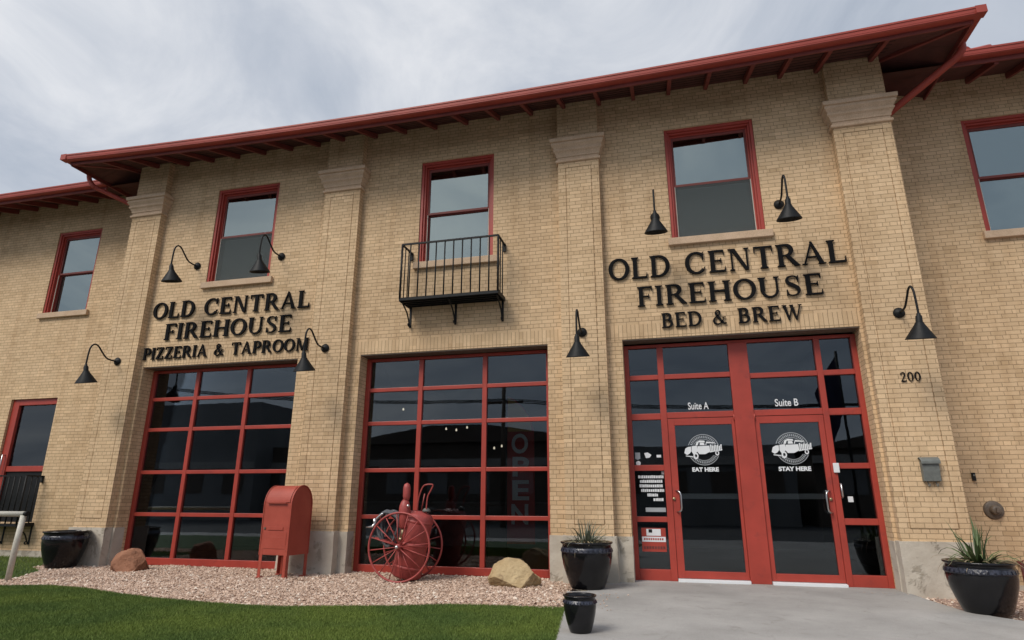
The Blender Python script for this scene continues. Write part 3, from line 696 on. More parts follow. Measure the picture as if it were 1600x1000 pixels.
bp('gutter', gutter_run([(EX0, EY+.004, 7.067), (EX0, -.12, 7.05)], (-1, 0, 0)), 'gutter', roof)
wy = -.15
bp('wing_gutter', gutter_run([(EX1-.12, wy, 7.02), (14, wy, 7.06)], (0, -1, 0)), 'gutter', roof)
bp('wing_gutter', gutter_run([(-23, wy, 7.0), (EX0+.12, wy, 6.99)], (0, -1, 0)), 'gutter', roof)
for xa_, xb_ in ((EX1-.14, EX1+.0), (EX0, EX0+.14)):
    mb = MB(); mb.box(xa_-.002, xb_+.002, EY-.002, EY+.14, 6.946, 7.073); bp('gutter_corner', mb, 'gutter', roof)
# fascia behind the gutter, dropping lower
mb = MB()
for i in range(NS):
    (xa, _, za), (xb, _, zb) = front[i], front[i+1]
    xa = max(xa, EX0+.13); xb = min(xb, EX1-.13)
    v = [(xa, EY+.142, za-.185), (xb, EY+.142, zb-.185), (xb, EY+.142, zb-.01), (xa, EY+.142, za-.01)]; v += [(a_, b_+.028, c_) for a_, b_, c_ in v]
    mb.add(v, [(0, 1, 2, 3), (7, 6, 5, 4), (0, 4, 5, 1), (3, 2, 6, 7)])
mb.box(EX1-.17, EX1-.142, EY+.15, WY-.02, 6.86, 7.04); mb.box(EX0+.142, EX0+.17, EY+.15, WY-.02, 6.86, 7.04)
mb.box(EX1-.1, 14, wy+.142, wy+.17, 6.82, 7.0); mb.box(-23, EX0+.1, wy+.142, wy+.17, 6.80, 6.97)
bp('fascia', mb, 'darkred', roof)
# soffit boarding: sloping down and out from the wall head
def soffit_z(x, y):       # height of boards at distance out
    t = min(1, max(0, -y/1.0)); return 7.20*(1-t)+(sag(x)-.13)*t
mb = MB()
vs = []; 
for i in range(NS+1):
    x = EX0+.14+(EX1-EX0-.28)*i/NS
    for j in range(8):
        yv = .05-1.03*j/7
        zz_ = soffit_z(x, yv)
        # side overhang slopes down too (hip)
        dxs = max(0, (XL-x) if x < XL else (x-XR)); zz_ = min(zz_, 7.20-(7.20-6.93)*dxs/1.0)
        vs.append((x, yv, zz_))
fs = [(i*8+j, i*8+j+1, (i+1)*8+j+1, (i+1)*8+j) for i in range(NS) for j in range(7)]
# smooth columns need extra breaks at the hips, fine enough at this size
mb.add(vs, fs)
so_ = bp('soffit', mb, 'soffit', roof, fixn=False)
mb = MB()
mb.add([(XR-.1, .04, 7.215), (EX1-.14, .04, 6.93), (EX1-.14, WY+.1, 6.93), (XR-.1, WY+.1, 7.215)], [(0, 1, 2, 3)])
bp('wing_soffit', mb, 'soffit', roof, fixn=False); mb = MB()
mb.add([(XL+.1, .04, 7.215), (EX0+.14, .04, 6.93), (EX0+.14, WY+.1, 6.93), (XL+.1, WY+.1, 7.215)], [(3, 2, 1, 0)])
bp('wing_soffit', mb, 'soffit', roof, fixn=False); mb = MB()
mb.add([(XR+.01, WY+.02, 7.205), (14, WY+.02, 7.205), (14, wy+.16, 6.90), (XR+.01, wy+.16, 6.90)], [(0, 1, 2, 3)])
bp('wing_soffit', mb, 'soffit', roof, fixn=False); mb = MB()
mb.add([(XL-.01, WY+.02, 7.205), (-23, WY+.02, 7.205), (-23, wy+.16, 6.88), (XL-.01, wy+.16, 6.88)], [(0, 1, 2, 3)])
bp('wing_soffit', mb, 'soffit', roof, fixn=False)
# roof boards seam battens
mb = MB()
for k in range(1, 7):
    yv = -k*.14
    for i in range(NS):
        xa = XL+(XR-XL)*i/NS; xb = XL+(XR-XL)*(i+1)/NS
        mb.obox((xa, yv, soffit_z(xa, yv)-.002), (xb, yv, soffit_z(xb, yv)-.002), .006, .006)
bp('board_seams', mb, 'black', so_)
rx = [-.83-.655*k for k in range(16, -1, -1)] + [-.20, .43, 1.08, 1.76, 2.33, 2.92, 3.73]
for x in rx:
    mb = MB(); h = .10
    for (ya, yb) in ((.02, -.955),):
        za, zb = soffit_z(x, ya)-.005, soffit_z(x, yb)-.005
        v = [(x-.032, ya, za), (x+.032, ya, za), (x+.032, yb, zb), (x-.032, yb, zb)]
        v2 = [(a_, b_, c_-h*(1 if i < 2 else .75)) for i, (a_, b_, c_) in enumerate(v)]
        mb.add(v+v2, [(0, 1, 2, 3), (7, 6, 5, 4), (0, 4, 5, 1), (1, 5, 6, 2), (2, 6, 7, 3), (3, 7, 4, 0)])
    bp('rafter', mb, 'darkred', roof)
for s_, xc in ((1, XR), (-1, XL)):     # hip rafters
    mb = MB(); mb.obox((xc, 0, 7.15), (xc+s_*.95, -.95, 6.90), .05, .06); bp('rafter', mb, 'darkred', roof)
for k in range(14):
    for x in ((5.6+k*.62) if k < 13 else None, (-12.9-k*.64)):
        if x is None: continue
        mb = MB(); mb.obox((x, WY+.01, 7.14), (x, wy+.17, 6.84), .06, .10); bp('rafter', mb, 'darkred', roof)
# fascia-coloured corner roof cap on the right wing
mb = MB(); mb.tube([(5.18, .02, 7.06), (5.18, 1.2, 7.4)], .13, 12); mb.tube([(5.18, .03, 7.02), (5.55, .03, 7.06)], .10, 12); bp('roof_cap', mb, 'gutter', roof)
# downspouts
def smooth_path(pts, n=6):
    pts = [Vector(q) for q in pts]; out_ = []
    for i in range(len(pts)-1):
        p0 = pts[max(i-1, 0)]; p1 = pts[i]; p2 = pts[i+1]; p3 = pts[min(i+2, len(pts)-1)]
        for k in range(n):
            t = k/n; out_.append(.5*((2*p1)+(-p0+p2)*t+(2*p0-5*p1+4*p2-p3)*t*t+(-p0+3*p1-3*p2+p3)*t**3))
    return out_+[pts[-1]]
mb = MB(); mb.tube(smooth_path([(4.92, -.46, 6.96), (4.93, -.44, 6.83), (4.85, -.38, 6.73), (4.70, -.26, 6.64), (4.02, .30, 6.29), (3.98, .34, 6.24), (3.97, .36, 6.1), (3.97, .36, 5.0)]), .058, 12); bp('downspout', mb, 'gutter', roof)
mb = MB(); mb.tube(smooth_path([(-12.16, -.50, 6.95), (-12.17, -.45, 6.80), (-12.08, -.40, 6.66), (-11.98, -.32, 6.60), (-11.30, .05, 6.28), (-11.2, .12, 6.22), (-11.18, .14, 6.05), (-11.18, .14, 5.0)]), .05, 12); bp('downspout', mb, 'gutter', roof)

# ---- rooms behind the glass
def room(x0, x1, y0, y1, z0, z1):
    mb = MB(); t = .05
    mb.box(x0, x1, y1, y1+t, z0, z1); mb.box(x0-t, x0, y0, y1, z0, z1); mb.box(x1, x1+t, y0, y1, z0, z1); mb.box(x0, x1, y0, y1, z1, z1+t)
    bp('interior', mb, 'interior'); mb = MB(); mb.box(x0, x1, y0, y1, z0-t, z0); bp('interior_floor', mb, 'interior_floor')
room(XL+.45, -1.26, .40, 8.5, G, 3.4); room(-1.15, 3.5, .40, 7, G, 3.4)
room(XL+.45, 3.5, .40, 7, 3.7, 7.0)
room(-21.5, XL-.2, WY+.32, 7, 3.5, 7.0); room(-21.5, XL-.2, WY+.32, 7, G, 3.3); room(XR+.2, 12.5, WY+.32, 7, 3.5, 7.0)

# ------------------------------------------------------------------ inside the pizzeria: things seen dimly through the panes
def bar_table(x, y, label):
    t = thing('bar_table', label, 'table', (x, y, G), 0, 'tables inside behind the garage doors')
    mb = MB(); mb.lathe([(0, 1.04), (.36, 1.04), (.37, 1.055), (.36, 1.07), (0, 1.07)], n=24); obj('table_top', mb, 'furniture', t)
    mb = MB(); mb.tube([(0, 0, .03), (0, 0, 1.04)], .035); mb.lathe([(0, 0), (.26, 0), (.24, .02), (0, .05)], n=24); obj('leg', mb, 'black', t)
bar_table(-8.4, 2.3, 'round high table dimly seen behind the middle panes of the left garage door')
bar_table(-3.7, 2.6, 'round high table dimly seen through the garage door behind the red cart')
t = thing('service_counter', 'long pale counter dimly seen deep inside the taproom', 'counter', (-5.2, 6.2, G))
mb = MB(); mb.box(-3, 3.2, -.3, .3, 0, 1.05); obj('counter_body', mb, 'far2', t)
mb = MB(); mb.box(-3.05, 3.25, -.38, .35, 1.055, 1.1); obj('counter_top', mb, 'shade', t)
# feather flag
t = thing('feather_flag', 'curved red feather flag with grey letters behind right panes of middle garage door', 'flag', (-2.80, .75, G))
pts = [(0, 0, 0), (0, 0, 3.05)]
mb = MB(); mb.tube([(0, .01, 0), (0, .01, 3.0)], .012, 8); mb.tube([(.0, .01, 3.0), (.14, .01, 2.94), (.30, .01, 2.80), (.42, .01, 2.62), (.50, .01, 2.4)], .01, 8); obj('pole', mb, 'black', t)
mb = MB(); poly = [(.01, .45), (.01, 3.0), (.14, 2.93), (.30, 2.79), (.42, 2.60), (.50, 2.38), (.505, .45)]
mb.prism(poly, 0, .004); obj('banner', mb, 'banner_red', t)
mb = MB(); mb.prism([(.02, 2.35), (.02, 2.97), (.14, 2.9), (.29, 2.77), (.41, 2.59), (.46, 2.35)], -.004, -.001); obj('banner_top', mb, 'banner_gold', t)
for i, ch in enumerate('OPEN'):
    o = text_mesh(ch, .46, -2.80+.24, G+1.98-i*.40, .74, 'letter', 'white', t, .30, .012)
# festoon bulbs inside
for i, (x, y, z) in enumerate([(-5.85, 3, 1.93), (-5.1, 3, 1.61), (-4.79, 3, 1.46), (-4.55, 3, 1.43), (-4.3, 3, 1.48), (-3.92, 3, 1.07), (-3.67, 3, 1.02), (-3.5, 3, 1.06), (-3.2, 3, .80), (-2.95, 3, .76), (-2.8, 3, .78), (-5.45, 3, 2.2), (-5.3, 3, 1.72)]):
    pass
t = thing('string_lights', 'string of small warm bulbs hanging inside behind the middle garage door', 'string lights', (-4.4, 3, 3.35))
BL = [(-5.85, 3, 1.93), (-5.1, 3, 1.61), (-4.79, 3, 1.46), (-4.55, 3, 1.43), (-4.3, 3, 1.48), (-3.92, 3, 1.07), (-3.67, 3, 1.02), (-3.5, 3, 1.06), (-3.25, 3, .84), (-3.0, 3, .78)]
mb = MB(); mb.tube(smooth_path([(-6.6, 3, 3.3)]+[(x, y, z+.04) for x, y, z in BL]+[(-2.4, 3, 3.3)], 4), .004, 5); obj('cable', mb, 'black', t, world=True)
for x, y, z in BL:
    mb = MB(); mb.lathe([(0, -.024), (.016, -.018), (.022, 0), (.014, .02), (.007, .035)], (x, y, z), 10); obj('bulb', mb, 'bulb', t, world=True)

# ------------------------------------------------------------------ balconettes
def balconette(label, x0, x1, ztop, zdeck, yw, dep, nb):
    t = thing('iron_balconette', label, 'balcony', ((x0+x1)/2, yw, zdeck), 0, 'black iron balconettes on the facade')
    W = x1-x0; H = ztop-zdeck; h = W/2
    mb = MB(); mb.obox((-h, -dep, H), (h, -dep, H), .028, .03); mb.obox((-h, -dep, H), (-h, 0, H), .028, .028); mb.obox((h, -dep, H), (h, 0, H), .028, .028)
    mb.obox((h, -.02, H+.01), (h, -.02, H-.14), .05, .03, Vector((0, 1, 0)));  mb.obox((-h, -.02, H+.01), (-h, -.02, H-.14), .05, .03, Vector((0, 1, 0)))
    obj('rail', mb, 'black', t, world=False)
    mb = MB(); mb.box(-h, h, -dep, -.004, -.025, .0); mb.box(-h-.01, h+.01, -dep-.012, -dep, -.038, .012); mb.box(-h-.012, -h, -dep, -.004, -.05, .03); mb.box(h, h+.012, -dep, -.004, -.05, .03)
    for k in range(4): mb.box(-h, h, -dep*(k+.6)/4.4, -dep*(k+.4)/4.4, -.045, -.026)
    obj('deck', mb, 'black', t)
    for i in range(nb+1):
        x = -h+W*i/nb; r_ = .0135 if 0 < i < nb else .02
        mb = MB(); mb.tube([(x, -dep, .0), (x, -dep, H)], r_, 8); obj('baluster', mb, 'black', t)
    for s_ in (-1, 1):
        for k in (1, 2):
            mb = MB(); mb.tube([(s_*h, -dep*k/3, 0), (s_*h, -dep*k/3, H)], .011, 8); obj('baluster', mb, 'black', t)
    for x in (-h+.03, 0, h-.03):       # scroll brackets
        pts = [(x, -dep+.03, -.05), (x, -dep*.7, -.10), (x, -dep*.35, -.20), (x, -.06, -.34)]
        pts = smooth_path(pts, 5)
        for k in range(14):
            a = R(20+k*26); q = .055*(1-k/18); pts.append(Vector((x, -.075+q*math.sin(a)*.9, -.36-.0-q*(1-math.cos(a))*.6)))
        mb = MB(); mb.tube(pts, .014, 8); mb.box(x-.02, x+.02, -.012, -.001, -.42, -.03); obj('bracket', mb, 'black', t)
    return t
balconette('black iron balconette under the middle upstairs window', -4.48, -2.66, 4.44, 3.40, 0, .45, 11)
balconette('black iron balconette outside the glazed door of the left wing', -14.98, -13.42, .42, -.58, WY, .38, 10)

# ------------------------------------------------------------------ gooseneck lamps
def tilt(mb):      # the shades lean a little back towards the wall
    q = Matrix.Rotation(R(13), 4, 'X'); o_ = Vector((0, -.68, -.21)); mb.v = [tuple(o_+q @ (Vector(v)-o_)) for v in mb.v]
def make_lamp():
    t = thing('gooseneck_lamp', '', 'wall lamp', (0, 0, 0), 0, 'black gooseneck barn lamps on the facade')
    mb = MB(); mb.lathe([(0, 0), (.078, 0), (.08, -.02), (.05, -.035), (.028, -.06), (.0, -.062)], (0, 0, 0), 24, 'Y'); obj('wall_mount', mb, 'black', t)
    pts = smooth_path([(0, -.04, 0), (0, -.16, -.005), (0, -.28, .02), (0, -.40, .12), (0, -.50, .21), (0, -.59, .22), (0, -.655, .14), (0, -.675, 0), (0, -.68, -.15), (0, -.68, -.24)], 5)
    mb = MB(); mb.tube(pts, .0155, 10); obj('arm', mb, 'black', t)
    mb = MB(); prof = [(.0, -.20), (.024, -.20), (.028, -.23), (.040, -.24), (.044, -.32), (.054, -.335), (.065, -.36), (.182, -.545), (.187, -.56), (.18, -.56), (.06, -.375), (.05, -.36), (.0, -.36)]
    mb.lathe(prof, (0, -.68, 0), 28); tilt(mb); sh = obj('lamp_shade', mb, 'black', t)
    mb = MB(); mb.lathe([(0, -.52), (.025, -.51), (.035, -.47), (.02, -.41), (.015, -.36)], (0, -.68, 0), 14); tilt(mb); obj('bulb', mb, 'shade', sh)
    return t
lamp0 = make_lamp()
LAMPS = [(-10.78, -.15, 2.64, 'gooseneck lamp on the leftmost brick pilaster, left of the left garage door'),
         (-9.33, 0, 4.64, 'gooseneck lamp left of the upstairs window above the left sign'),
         (-7.33, 0, 4.66, 'gooseneck lamp overlapping the right side of the upstairs window above the left sign'),
         (-6.06, -.15, 2.65, 'gooseneck lamp at the right end of the pizzeria sign line, between the two garage doors'),
         (-1.27, -.15, 2.65, 'gooseneck lamp on the pilaster between the middle garage door and the glass doors'),
         (.04, 0, 4.68, 'gooseneck lamp at the left edge of the upstairs window above the right sign'),
         (2.05, 0, 4.68, 'gooseneck lamp right of the upstairs window above the right sign'),
         (3.47, -.15, 2.65, 'gooseneck lamp above the house number on the rightmost pilaster')]
for i, (x, y_, z, lb) in enumerate(LAMPS):
    o = lamp0 if i == 0 else copy_tree(lamp0)
    o.location = (x, y_, z); o['label'] = lb

# ------------------------------------------------------------------ serif sign letters
def band(pts, ws):
    """closed strip polygon pieces along a centre line with per point widths (vertical-stress pen)"""
    out_ = []
    P_ = [Vector((a, b)) for a, b in pts]
    nrm = []
    for i in range(len(P_)):
        t = (P_[min(i+1, len(P_)-1)]-P_[max(i-1, 0)]).normalized(); nrm.append(Vector((-t.y, t.x)))
    for i in range(len(P_)-1):
        a, b = P_[i], P_[i+1]
        out_.append([a+nrm[i]*ws[i]/2, b+nrm[i+1]*ws[i+1]/2, b-nrm[i+1]*ws[i+1]/2, a-nrm[i]*ws[i]/2])
    return ('strip', P_, nrm, ws)
TK, TN, SF = .18, .085, .045
def ell(cx, cz, rx, rz, a0, a1, n=24, tk=TK, tn=TN):
    pts = [(cx+rx*math.cos(R(a0+(a1-a0)*i/n)), cz+rz*math.sin(R(a0+(a1-a0)*i/n))) for i in range(n+1)]
    ws = [tn+(tk-tn)*abs(math.cos(R(a0+(a1-a0)*i/n)))**1.5 for i in range(n+1)]
    return band(pts, ws)
def vst(x, z0=0, z1=1, w_=TK, s0=True, s1=True):
    e_ = .07; out_ = [[(x-w_/2, z0), (x+w_/2, z0), (x+w_/2, z1), (x-w_/2, z1)]]
    if s0: out_.append([(x-w_/2-e_, z0), (x+w_/2+e_, z0), (x+w_/2+e_, z0+.03), (x+w_/2, z0+.075), (x-w_/2, z0+.075), (x-w_/2-e_, z0+.03)])
    if s1: out_.append([(x-w_/2-e_, z1-.03), (x-w_/2, z1-.075), (x+w_/2, z1-.075), (x+w_/2+e_, z1-.03), (x+w_/2+e_, z1), (x-w_/2-e_, z1)])
    return out_
def dst(x0, z0, x1, z1, w_): return [[(x0-w_/2, z0), (x0+w_/2, z0), (x1+w_/2, z1), (x1-w_/2, z1)]]
def hst(x0, x1, z, t=TN): return [[(x0, z-t/2), (x1, z-t/2), (x1, z+t/2), (x0, z+t/2)]]
def tick(x, z, h): return [[(x-.05, z), (x+.02, z), (x+.02, z+h), (x-.0, z+h)]] if h > 0 else [[(x-.05, z), (x-.0, z+h), (x+.02, z+h), (x+.02, z)]]
def sser(x, z, w_=.07, e_=.065):  # small serif foot
    return [[(x-w_/2-e_, z), (x+w_/2+e_, z), (x+w_/2+e_, z+.04), (x-w_/2-e_, z+.04)]]
def glyph(c):
    A = []
    if c == 'O': return [ell(.44, .5, .37, .47, 0, 360, 40)], .88
    if c == '0': return [ell(.30, .5, .22, .45, 0, 360, 32, .15, .05)], .60
    if c == 'L': return vst(.17)+hst(.17, .66, .033)+tick(.66, 0, .26), .70
    if c == 'I': return vst(.17), .34
    if c == 'E': return vst(.17)+hst(.17, .62, .967)+hst(.17, .52, .52, .055)+hst(.17, .65, .033)+tick(.64, 1, -.22)+tick(.67, 0, .24)+[[(.50, .42), (.54, .42), (.54, .62), (.50, .62)]], .71
    if c == 'F': return vst(.17)+hst(.17, .62, .967)+hst(.17, .50, .50, .055)+tick(.64, 1, -.24)+[[(.48, .40), (.52, .40), (.52, .60), (.48, .60)]], .67
    if c == 'D': return vst(.17)+hst(.17, .40, .967)+hst(.17, .40, .033)+[ell(.38, .5, .39, .467, -92, 92, 26)], .86
    if c == 'C': return [ell(.46, .5, .38, .47, 42, 318, 32)]+[[(.70, .64), (.76, .64), (.78, 1.0), (.73, .98)], [(.73, .10), (.70, .14), (.80, .30), (.83, .27)]], .86
    if c == 'N': return vst(.15, 0, 1, .065, True, False)+[[(.02, 1), (.02, .96), (.12, .94), (.25, 1)]]+[[(.12, 1), (.30, 1), (.80, 0), (.66, 0)]]+vst(.765, 0, 1, .065, False, True), .92
    if c == 'T': return vst(.40, 0, 1, TK, True, False)+hst(.04, .76, .965, .07)+[[(.03, 1), (.07, 1), (.07, .74), (.03, .76)], [(.73, 1), (.77, 1), (.77, .76), (.73, .74)]], .80
    if c == 'R': return vst(.17)+hst(.17, .40, .967)+hst(.17, .42, .49, .055)+[ell(.38, .73, .22, .237, -92, 92, 18)]+[[(.34, .50), (.50, .50), (.86, .04), (.90, 0), (.68, 0)]], .86
    if c == 'P': return vst(.17)+hst(.17, .40, .967)+hst(.17, .40, .44, .055)+[ell(.38, .705, .24, .262, -92, 92, 18)], .70
    if c == 'B': return vst(.17)+hst(.17, .40, .967)+hst(.17, .42, .53, .055)+hst(.17, .42, .033)+[ell(.38, .75, .19, .217, -92, 92, 16), ell(.39, .28, .25, .25, -92, 92, 18)], .76
    if c == 'A': return [[(.07, 0), (.14, 0), (.46, .95), (.40, 1.0)], [(.38, 1.02), (.46, 1.02), (.86, 0), (.68, 0)]]+hst(.22, .65, .33, .06)+sser(.11, 0)+sser(.77, 0, .16), .90
    if c == 'H': return vst(.17)+vst(.77)+hst(.17, .77, .52), .94
    if c == 'U': return vst(.17, .33, 1, TK, False, True)+[ell(.455, .33, .285, .30, 180, 360, 20, .11, .09)]+vst(.74, .33, 1, .075, False, True), .90
    if c == 'M': return vst(.16, 0, 1, .065, True, False)+[[(.03, 1), (.03, .96), (.14, .94), (.24, 1)]]+[[(.13, 1), (.29, 1), (.60, .08), (.51, .0)]]+[[(.50, .0), (.57, .0), (.90, 1), (.82, 1)]]+vst(.90, 0, 1, TK), 1.10
    if c == 'W': return [[(.08, 1), (.25, 1), (.45, 0), (.35, 0)], [(.36, 0), (.42, 0), (.66, 1), (.60, 1)], [(.50, 1), (.67, 1), (.88, 0), (.78, 0)], [(.79, 0), (.85, 0), (1.12, 1), (1.06, 1)]]+sser(.165, .96, .15)+sser(.58, .96, .1)+sser(1.09, .96), 1.18
    if c == 'Z': return hst(.07, .66, .967)+hst(.05, .68, .033)+[[(.50, .97), (.68, .97), (.24, .03), (.05, .03)]]+[[(.06, 1), (.11, 1), (.09, .76), (.06, .76)], [(.66, 0), (.70, 0), (.70, .26), (.66, .24)]], .74
    if c == 'S':
        pts = [(.56, .76), (.53, .90), (.42, .96), (.31, .96), (.19, .90), (.145, .78), (.18, .66), (.29, .57), (.42, .48), (.53, .38), (.57, .25), (.52, .11), (.41, .04), (.29, .035), (.17, .09), (.12, .22)]
        ws = [.05, .05, .05, .06, .09, .12, .14, .155, .16, .15, .13, .09, .06, .05, .05, .05]
        pp = smooth_path([(a, b, 0) for a, b in pts], 3); wsx = []
        for i in range(len(pts)-1):
            for k in range(3): wsx.append(ws[i]+(ws[i+1]-ws[i])*k/3)
        wsx.append(ws[-1]); return [band([(q.x, q.y) for q in pp], wsx)]+[[(.55, .68), (.59, .68), (.60, .98), (.56, .97)], [(.09, .02), (.13, .03), (.14, .32), (.10, .32)]], .68
    if c == '2':
        pts = [(.10, .70), (.13, .86), (.25, .94), (.38, .92), (.46, .82), (.46, .68), (.38, .52), (.24, .30), (.10, .08)]
        ws = [.10, .09, .06, .08, .12, .14, .11, .07, .06]
        pp = smooth_path([(a, b, 0) for a, b in pts], 3); wsx = []
        for i in range(len(pts)-1):
            for k in range(3): wsx.append(ws[i]+(ws[i+1]-ws[i])*k/3)
        wsx.append(ws[-1]); return [band([(q.x, q.y) for q in pp], wsx)]+hst(.06, .54, .06, .12)+tick(.55, .1, .12), .60
    if c == '&':
        pts = [(.86, .10), (.72, .06), (.60, .18), (.44, .42), (.30, .64), (.24, .80), (.32, .94), (.44, .94), (.50, .82), (.44, .68), (.30, .56), (.16, .42), (.10, .25), (.18, .08), (.34, .03), (.50, .09), (.64, .26), (.72, .48)]
        ws = [.06, .10, .14, .15, .14, .11, .06, .07, .10, .07, .06, .09, .14, .11, .07, .06, .05, .05]
        pp = smooth_path([(a, b, 0) for a, b in pts], 3); wsx = []
        for i in range(len(pts)-1):
            for k in range(3): wsx.append(ws[i]+(ws[i+1]-ws[i])*k/3)
        wsx.append(ws[-1]); return [band([(q.x, q.y) for q in pp], wsx)]+hst(.60, .84, .48, .04), .92
    return [], .45
def letter_mesh(c, x, z, H, kx, y0, dep):
    pieces, adv = glyph(c); mb = MB()
    for i, pc in enumerate(pieces):
        yo = y0-dep-(i % 7)*.0006
        if isinstance(pc, tuple):
            _, P_, nr, ws = pc; n = len(P_); vs = []
            for k in range(n):
                for s_ in (1, -1):
                    q = P_[k]+nr[k]*ws[k]/2*s_
                    for yy in (yo, y0): vs.append((x+q.x*H*kx, yy, z+q.y*H))
            fs = []
            for k in range(n-1):
                a = k*4; b = a+4; fs += [(a, b, b+2, a+2), (a+1, a+3, b+3, b+1), (a, a+1, b+1, b), (a+2, b+2, b+3, a+3)]
            fs += [(0, 2, 3, 1), ((n-1)*4, (n-1)*4+1, (n-1)*4+3, (n-1)*4+2)]
            mb.add(vs, fs)
        else: mb.prism([(x+a*H*kx, z+b*H) for a, b in pc], yo, y0)
    return mb
def sign(name, label, lines, y0, dep=.028, cat='sign'):
    xc = sum((l[1]+l[2])/2 for l in lines)/len(lines)
    t = thing(name, label, cat, (xc, y0+dep, lines[-1][3]))
    for s, x0, x1, z, H in lines:
        adv = [glyph(c)[1] for c in s]; sp = .10; tot = sum(adv)+sp*(len(s)-1); kx = (x1-x0)/(tot*H); x = x0
        for c, a in zip(s, adv):
            if c != ' ':
                obj('letter', letter_mesh(c, x, z, H, kx, y0, dep), 'letter', t, world=True)
            x += (a+sp)*H*kx
    return t
sign('wall_sign', 'raised black serif letters reading OLD CENTRAL FIREHOUSE PIZZERIA & TAPROOM', [('OLD CENTRAL', -10.22, -6.57, 3.53, .35), ('FIREHOUSE', -9.86, -6.92, 3.065, .34), ('PIZZERIA & TAPROOM', -10.30, -6.50, 2.67, .245)], -.012)
sign('wall_sign', 'raised black serif letters reading OLD CENTRAL FIREHOUSE BED & BREW', [('OLD CENTRAL', -.79, 2.93, 3.575, .38), ('FIREHOUSE', -.34, 2.53, 3.07, .345), ('BED & BREW', .03, 2.18, 2.68, .245)], -.012)
sign('house_number', 'small black house number 200 on the rightmost pilaster', [('200', 3.335, 3.60, 1.615, .145)], -.155, .012, 'house number')

# ------------------------------------------------------------------ small fittings on the right
t = thing('wall_letterbox', 'small grey green metal letterbox on the rightmost pilaster', 'letterbox', (3.49, -.152, .38))
mb = MB(); mb.prismx([(0, -.16), (-.07, -.16), (-.085, -.02), (-.085, .11), (0, .11)], -.105, .105); obj('box', mb, 'greybox', t, .006)
mb = MB(); vs = smooth_path([(0, 0, .155), (0, -.05, .165), (0, -.105, .125), (0, -.115, .085)], 4)
mb.prismx([(q.y, q.z) for q in vs]+[(q.y+.002, q.z-.012) for q in reversed(vs)], -.118, .118); obj('lid', mb, 'greybox', t)
mb = MB()
for sx in (-.05, .05): mb.tube(smooth_path([(sx, -.02, -.16), (sx, -.04, -.21), (sx, -.08, -.225), (sx, -.09, -.19)], 4), .006, 6)
obj('newspaper_hook', mb, 'greybox', t)
t = thing('pipe_cap', 'round bronze fire connection cap on the right wing wall', 'pipe fitting', (4.63, WY, -.17))
mb = MB(); mb.lathe([(0, -.03), (.12, -.03), (.13, -.02), (.135, -.002)], n=28, axis='Y'); obj('wall_plate', mb, 'rust', t)
mb = MB(); mb.lathe([(0, -.11), (.05, -.11), (.065, -.09), (.07, -.031)], n=20, axis='Y'); mb.box(-.015, .015, -.135, -.111, -.03, .03); obj('cap', mb, 'rust', t)
t = thing('sensor_box', 'tiny black box on right wing wall above the round bronze cap', 'wall sensor', (4.45, WY, .31))
mb = MB(); mb.box(-.022, .022, -.05, -.001, -.06, .06); obj('housing', mb, 'black', t, .006)
mb = MB(); mb.lathe([(0, -.056), (.012, -.055), (.014, -.051)], (0, 0, .02), 12, 'Y'); obj('lens', mb, 'greybox', t)
t = thing('hose_valve', 'dark red iron valve low on the right wing wall', 'valve', (4.80, WY, -.90))
mb = MB(); mb.tube([(0, -.002, 0), (0, -.10, 0)], .03, 12); mb.tube([(0, -.10, .03), (0, -.10, -.30)], .022, 12); obj('pipe', mb, 'valve', t)
mb = MB(); mb.lathe([(.045, -.012), (.055, 0), (.045, .012), (.038, 0), (.045, -.012)], (0, -.18, 0), 20, 'Y'); mb.tube([(-.045, -.18, 0), (.045, -.18, 0)], .006, 6); mb.tube([(0, -.10, 0), (0, -.18, 0)], .008, 6); obj('hand_wheel', mb, 'valve', t)

# ------------------------------------------------------------------ planters
def leaves(n, length, spread, seed, width=.011, droop=1.0, base_r=.06, up=.5, rim=False):
    rs = random.Random(seed); mb = MB(); tone = []
    for i in range(n):
        a = rs.uniform(0, 6.283); el_ = R(rs.uniform(25, 88)) if not rim else R(rs.uniform(5, 30)); Ln = length*rs.uniform(.55, 1.08); wd = width*rs.uniform(.7, 1.3)
        br = base_r*rs.random(); q = Vector((math.cos(a)*br, math.sin(a)*br, 0)); dr_ = Vector((math.cos(a)*math.cos(el_), math.sin(a)*math.cos(el_), math.sin(el_)))
        sd = Vector((-math.sin(a), math.cos(a), 0)); seg = 6; vs = []; kd = rs.choice((.5, .9, 1.3, 2.2, 3.6))
        for k in range(seg+1):
            t_ = k/seg; w_ = wd*(1-t_**2.2)+.0006
            nrm_ = sd.cross(dr_).normalized()
            vs += [q-sd*w_+nrm_*w_*.35, q+Vector((0, 0, 0)), q+sd*w_+nrm_*w_*.35]
            dr_ = (dr_+Vector((rs.gauss(0, .05), rs.gauss(0, .05), -.11*droop*kd*(.4+t_)))).normalized(); q = q+dr_*Ln/seg
        mb.add(vs, [(3*k+j, 3*k+j+1, 3*k+j+4, 3*k+j+3) for k in range(seg) for j in (0, 1)], True); tone += [rs.random()]*(seg*2)
    return mb, tone
POT = [(0, .0), (.62, .0), (.65, .015), (.72, .10), (.83, .28), (.94, .50), (.995, .68), (1.0, .78), (.975, .87), (.955, .925), (.965, .945), (1.02, .96), (1.035, .98), (1.02, 1.0), (.93, 1.0), (.90, .98), (.90, .86)]
